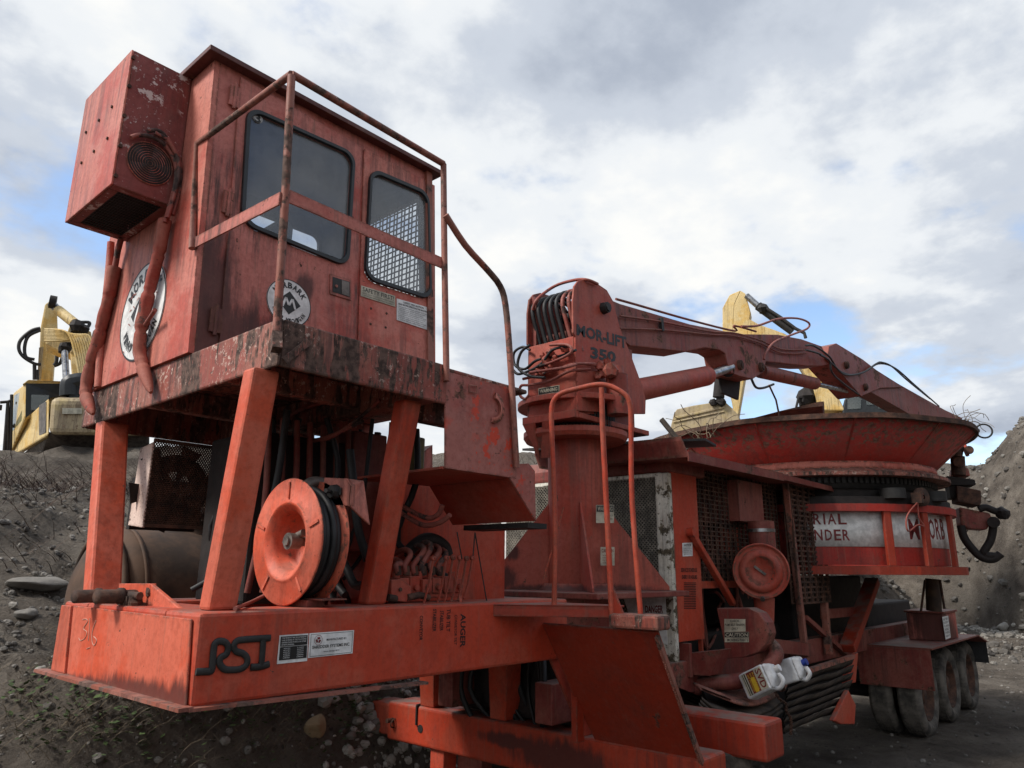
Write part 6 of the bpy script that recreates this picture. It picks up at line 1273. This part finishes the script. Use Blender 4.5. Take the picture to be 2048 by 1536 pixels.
# ---------------------------------------------------------------- stones and weeds
def rock_tpl(seed):
    random.seed(seed); mb = MB(); mb.ball((0, 0, 0), 1, 7, 0, 1, random.uniform(.6, .9), random.uniform(.5, .75)); vs = [v * random.uniform(.8, 1.12) for v in mb.v]
    R0 = Matrix.Rotation(random.uniform(0, 6), 3, 'X'); return [R0 @ v for v in vs], mb.f
TPL = [rock_tpl(i) for i in range(9)]
def put_rock(mb, p, r):
    vs, fs = random.choice(TPL); a = random.uniform(0, 6.28); co, si = math.cos(a), math.sin(a)
    mb.add([V(p.x + (v.x * co - v.y * si) * r, p.y + (v.x * si + v.y * co) * r, p.z + v.z * r) for v in vs], fs, False)
random.seed(77)
mb = MB()
for i in range(15000):
    x = random.uniform(-1.5, 9) if i % 2 else random.uniform(-.8, 3.5); y = random.uniform(1.0, 8.5); r = .006 + .038 * random.random() ** 5
    put_rock(mb, V(x, y, ground_z(x, y) + r * .05), r)
for i in range(4200):
    x = random.uniform(18, 38); y = random.uniform(-5, 12); r = .03 + .16 * random.random() ** 4; put_rock(mb, V(x, y, ground_z(x, y) + r * .2), r)
for i in range(1500):
    x = random.uniform(3, 22); y = random.uniform(-4, 1.2); r = .008 + .03 * random.random() ** 3; put_rock(mb, V(x, y, ground_z(x, y) + r * .3), r)
tag(mb.build('rubble', M['stone']), 'loose grey stones scattered over the dark soil banks', 'rubble', kind='stuff')
mb = MB()
for i in range(700):
    h = hit(random.uniform(700, 1010), 1490 + 60 * random.random() ** .6)
    if h is None: continue
    x, y = h.x + random.gauss(0, .25), h.y + random.gauss(0, .25); r = .015 + .05 * random.random() ** 3; put_rock(mb, V(x, y, ground_z(x, y) + r * .4), r)
for i in range(500):
    y = random.uniform(-3, 3.4); x = 26.0 + 1.35 * y + random.gauss(-.4, .5); r = .03 + .08 * random.random() ** 3; put_rock(mb, V(x, y, ground_z(x, y) + r * .3), r)
tag(mb.build('pale_gravel', M['paleston']), 'pale crushed limestone gravel spilled at the foot of the bank', 'gravel', kind='stuff')
def big_rock(px, py, w, mat, label, flat=.7):
    h = hit(px, py)
    if h is None: print('norock', px, py); return
    D = (h - CAM).length; r = w / 2 / FPX * D * .95
    mb = MB(); mb.ball((0, 0, 0), r, 14, .55, 1, .8, flat)
    for i, v in enumerate(mb.v): mb.v[i] = v * (1 + .35 * noise.noise(v / r * 2.3 + V(px, py, 0)))
    z = ground_z(h.x, h.y) + r * flat * .45
    for i, v in enumerate(mb.v): mb.v[i] = v + V(h.x, h.y, z)
    o = mb.build('rock', M[mat], None, bevel=0); sub = o.modifiers.new('s', 'SUBSURF'); sub.levels = sub.render_levels = 1
    tag(o, label, 'rock', 'rocks lying on the soil')
big_rock(627, 1524, 46, 'tanstone', 'rounded tan boulder near the bottom edge left of the pale rocks', .8)
big_rock(752, 1512, 40, 'stone', 'large half pale half grey rock at the foot of the bank below the cross beam')
big_rock(745, 1488, 30, 'paleston', 'pale angular rock just left of the cross beam end foot')
big_rock(792, 1483, 28, 'paleston', 'pale flat topped rock touching the cross beam shadow')
big_rock(832, 1518, 26, 'paleston', 'small pale rock closest to the jack leg')
big_rock(780, 1530, 24, 'paleston', 'pale rock at the very bottom edge between two bigger ones')
big_rock(700, 1530, 22, 'stone', 'dark grey rock beside the tan boulder')
big_rock(78, 1190, 105, 'stone', 'long flat slab of rock jutting from the bank left of the tank', .22)
big_rock(50, 1262, 42, 'stone', 'flat buff rock in the bank under the long slab', .4)
big_rock(72, 1405, 20, 'paleston', 'small pale rock in the bank below the nose of the machine')
big_rock(148, 995, 20, 'paleston', 'white stone high on the bank left of the front leg')
big_rock(105, 1008, 14, 'paleston', 'little white stone high on the bank near the left edge')
big_rock(2010, 1262, 24, 'paleston', 'lone pale rock where the track meets the right bank')
def stem(mb, p, L, w, lean, seg=5, droop=.5):
    a = random.uniform(0, 6.28); d = V(math.cos(a) * lean, math.sin(a) * lean, 1).normalized(); s_ = V(-math.sin(a + 1), math.cos(a + 1), 0) * w
    pts = [p]
    for k in range(seg): pts.append(pts[-1] + d * L / seg); d = (d + V(math.cos(a) * droop * .4, math.sin(a) * droop * .4, -droop * .35) + V(*[random.uniform(-.18, .18) for _ in range(3)])).normalized()
    vs = []
    for k, q in enumerate(pts): f = 1 - .8 * k / seg; vs += [q - s_ * f, q + s_ * f]
    mb.add(vs, [(2 * k, 2 * k + 1, 2 * k + 3, 2 * k + 2) for k in range(seg)], False); return pts
random.seed(5)
mb = MB()
def clump(mb, x, y, n, L, w=.003, lean=.8, droop=.6):
    for i in range(n):
        xx, yy = x + random.gauss(0, L * .25), y + random.gauss(0, L * .25)
        pts = stem(mb, V(xx, yy, ground_z(xx, yy) - .01), L * random.uniform(.4, 1.2), w, lean, 5, droop)
        if random.random() < .6: stem(mb, pts[3], L * .35, w * .7, 1.2, 3, .4)
for i in range(170):
    h = hit(random.uniform(-60, 900), 1400 + 140 * random.random())
    if h is None: continue
    clump(mb, h.x, h.y, random.randint(3, 9), random.uniform(.12, .38), .0022)
for i in range(60): h = hit(random.uniform(-50, 180), random.uniform(960, 1400)); clump(mb, h.x, h.y, 4, .12, .002)
tag(mb.build('dry_grass', M['twig']), 'dry bent grass stalks and stems on the bank foot', 'dry grass', kind='stuff')
mb = MB()
for i in range(300):
    x = random.uniform(-2.5, 5.0); y = random.gauss(7.2, .55); clump(mb, x, y, random.randint(5, 10), random.uniform(.25, .75), .006, .9, .25)
for i in range(200):
    x = random.uniform(8, 24); y = random.gauss(6.6, .8) + .04 * x; clump(mb, x, y, random.randint(3, 7), random.uniform(.3, .9), .008, .6, .2)
for i in range(70): x = random.uniform(-.5, 4.5); y = random.uniform(4.8, 6.8); clump(mb, x, y, 5, .35, .005, .8, .3)
tag(mb.build('dead_brush', M['deadleaf']), 'dead brown weeds and brush along the crest of the bank', 'brush', kind='stuff')
mb = MB()
def leafy(mb, x, y, n, R):
    for i in range(n):
        a = random.uniform(0, 6.28); rr = R * random.random() ** .5; px_, py_ = x + math.cos(a) * rr, y + math.sin(a) * rr; z = ground_z(px_, py_) + random.uniform(.01, R * .6)
        L = random.uniform(.02, .055); d = V(math.cos(a), math.sin(a), random.uniform(-.2, .8)).normalized(); s_ = V(-math.sin(a), math.cos(a), random.uniform(-.3, .3)) * L * .35; c = V(px_, py_, z)
        mb.add([c, c + d * L * .5 + s_, c + d * L, c + d * L * .5 - s_], [(0, 1, 2, 3)])
for px, py, n, R in ((140, 1505, 110, .22), (100, 1490, 50, .18), (270, 1448, 70, .14), (680, 1392, 300, .30), (640, 1400, 120, .25), (720, 1420, 180, .24), (560, 1420, 50, .22), (340, 1500, 40, .2), (480, 1510, 40, .2), (860, 1385, 150, .2), (25, 1470, 40, .2), (220, 1520, 40, .2)):
    h = hit(px, py); leafy(mb, h.x, h.y, n, R)
for i in range(60): h = hit(random.uniform(0, 880), random.uniform(1390, 1536)); leafy(mb, h.x, h.y, 7, .06)
tag(mb.build('green_weeds', M['leaf']), 'small patches of green weeds at the foot of the bank', 'weeds', kind='stuff')
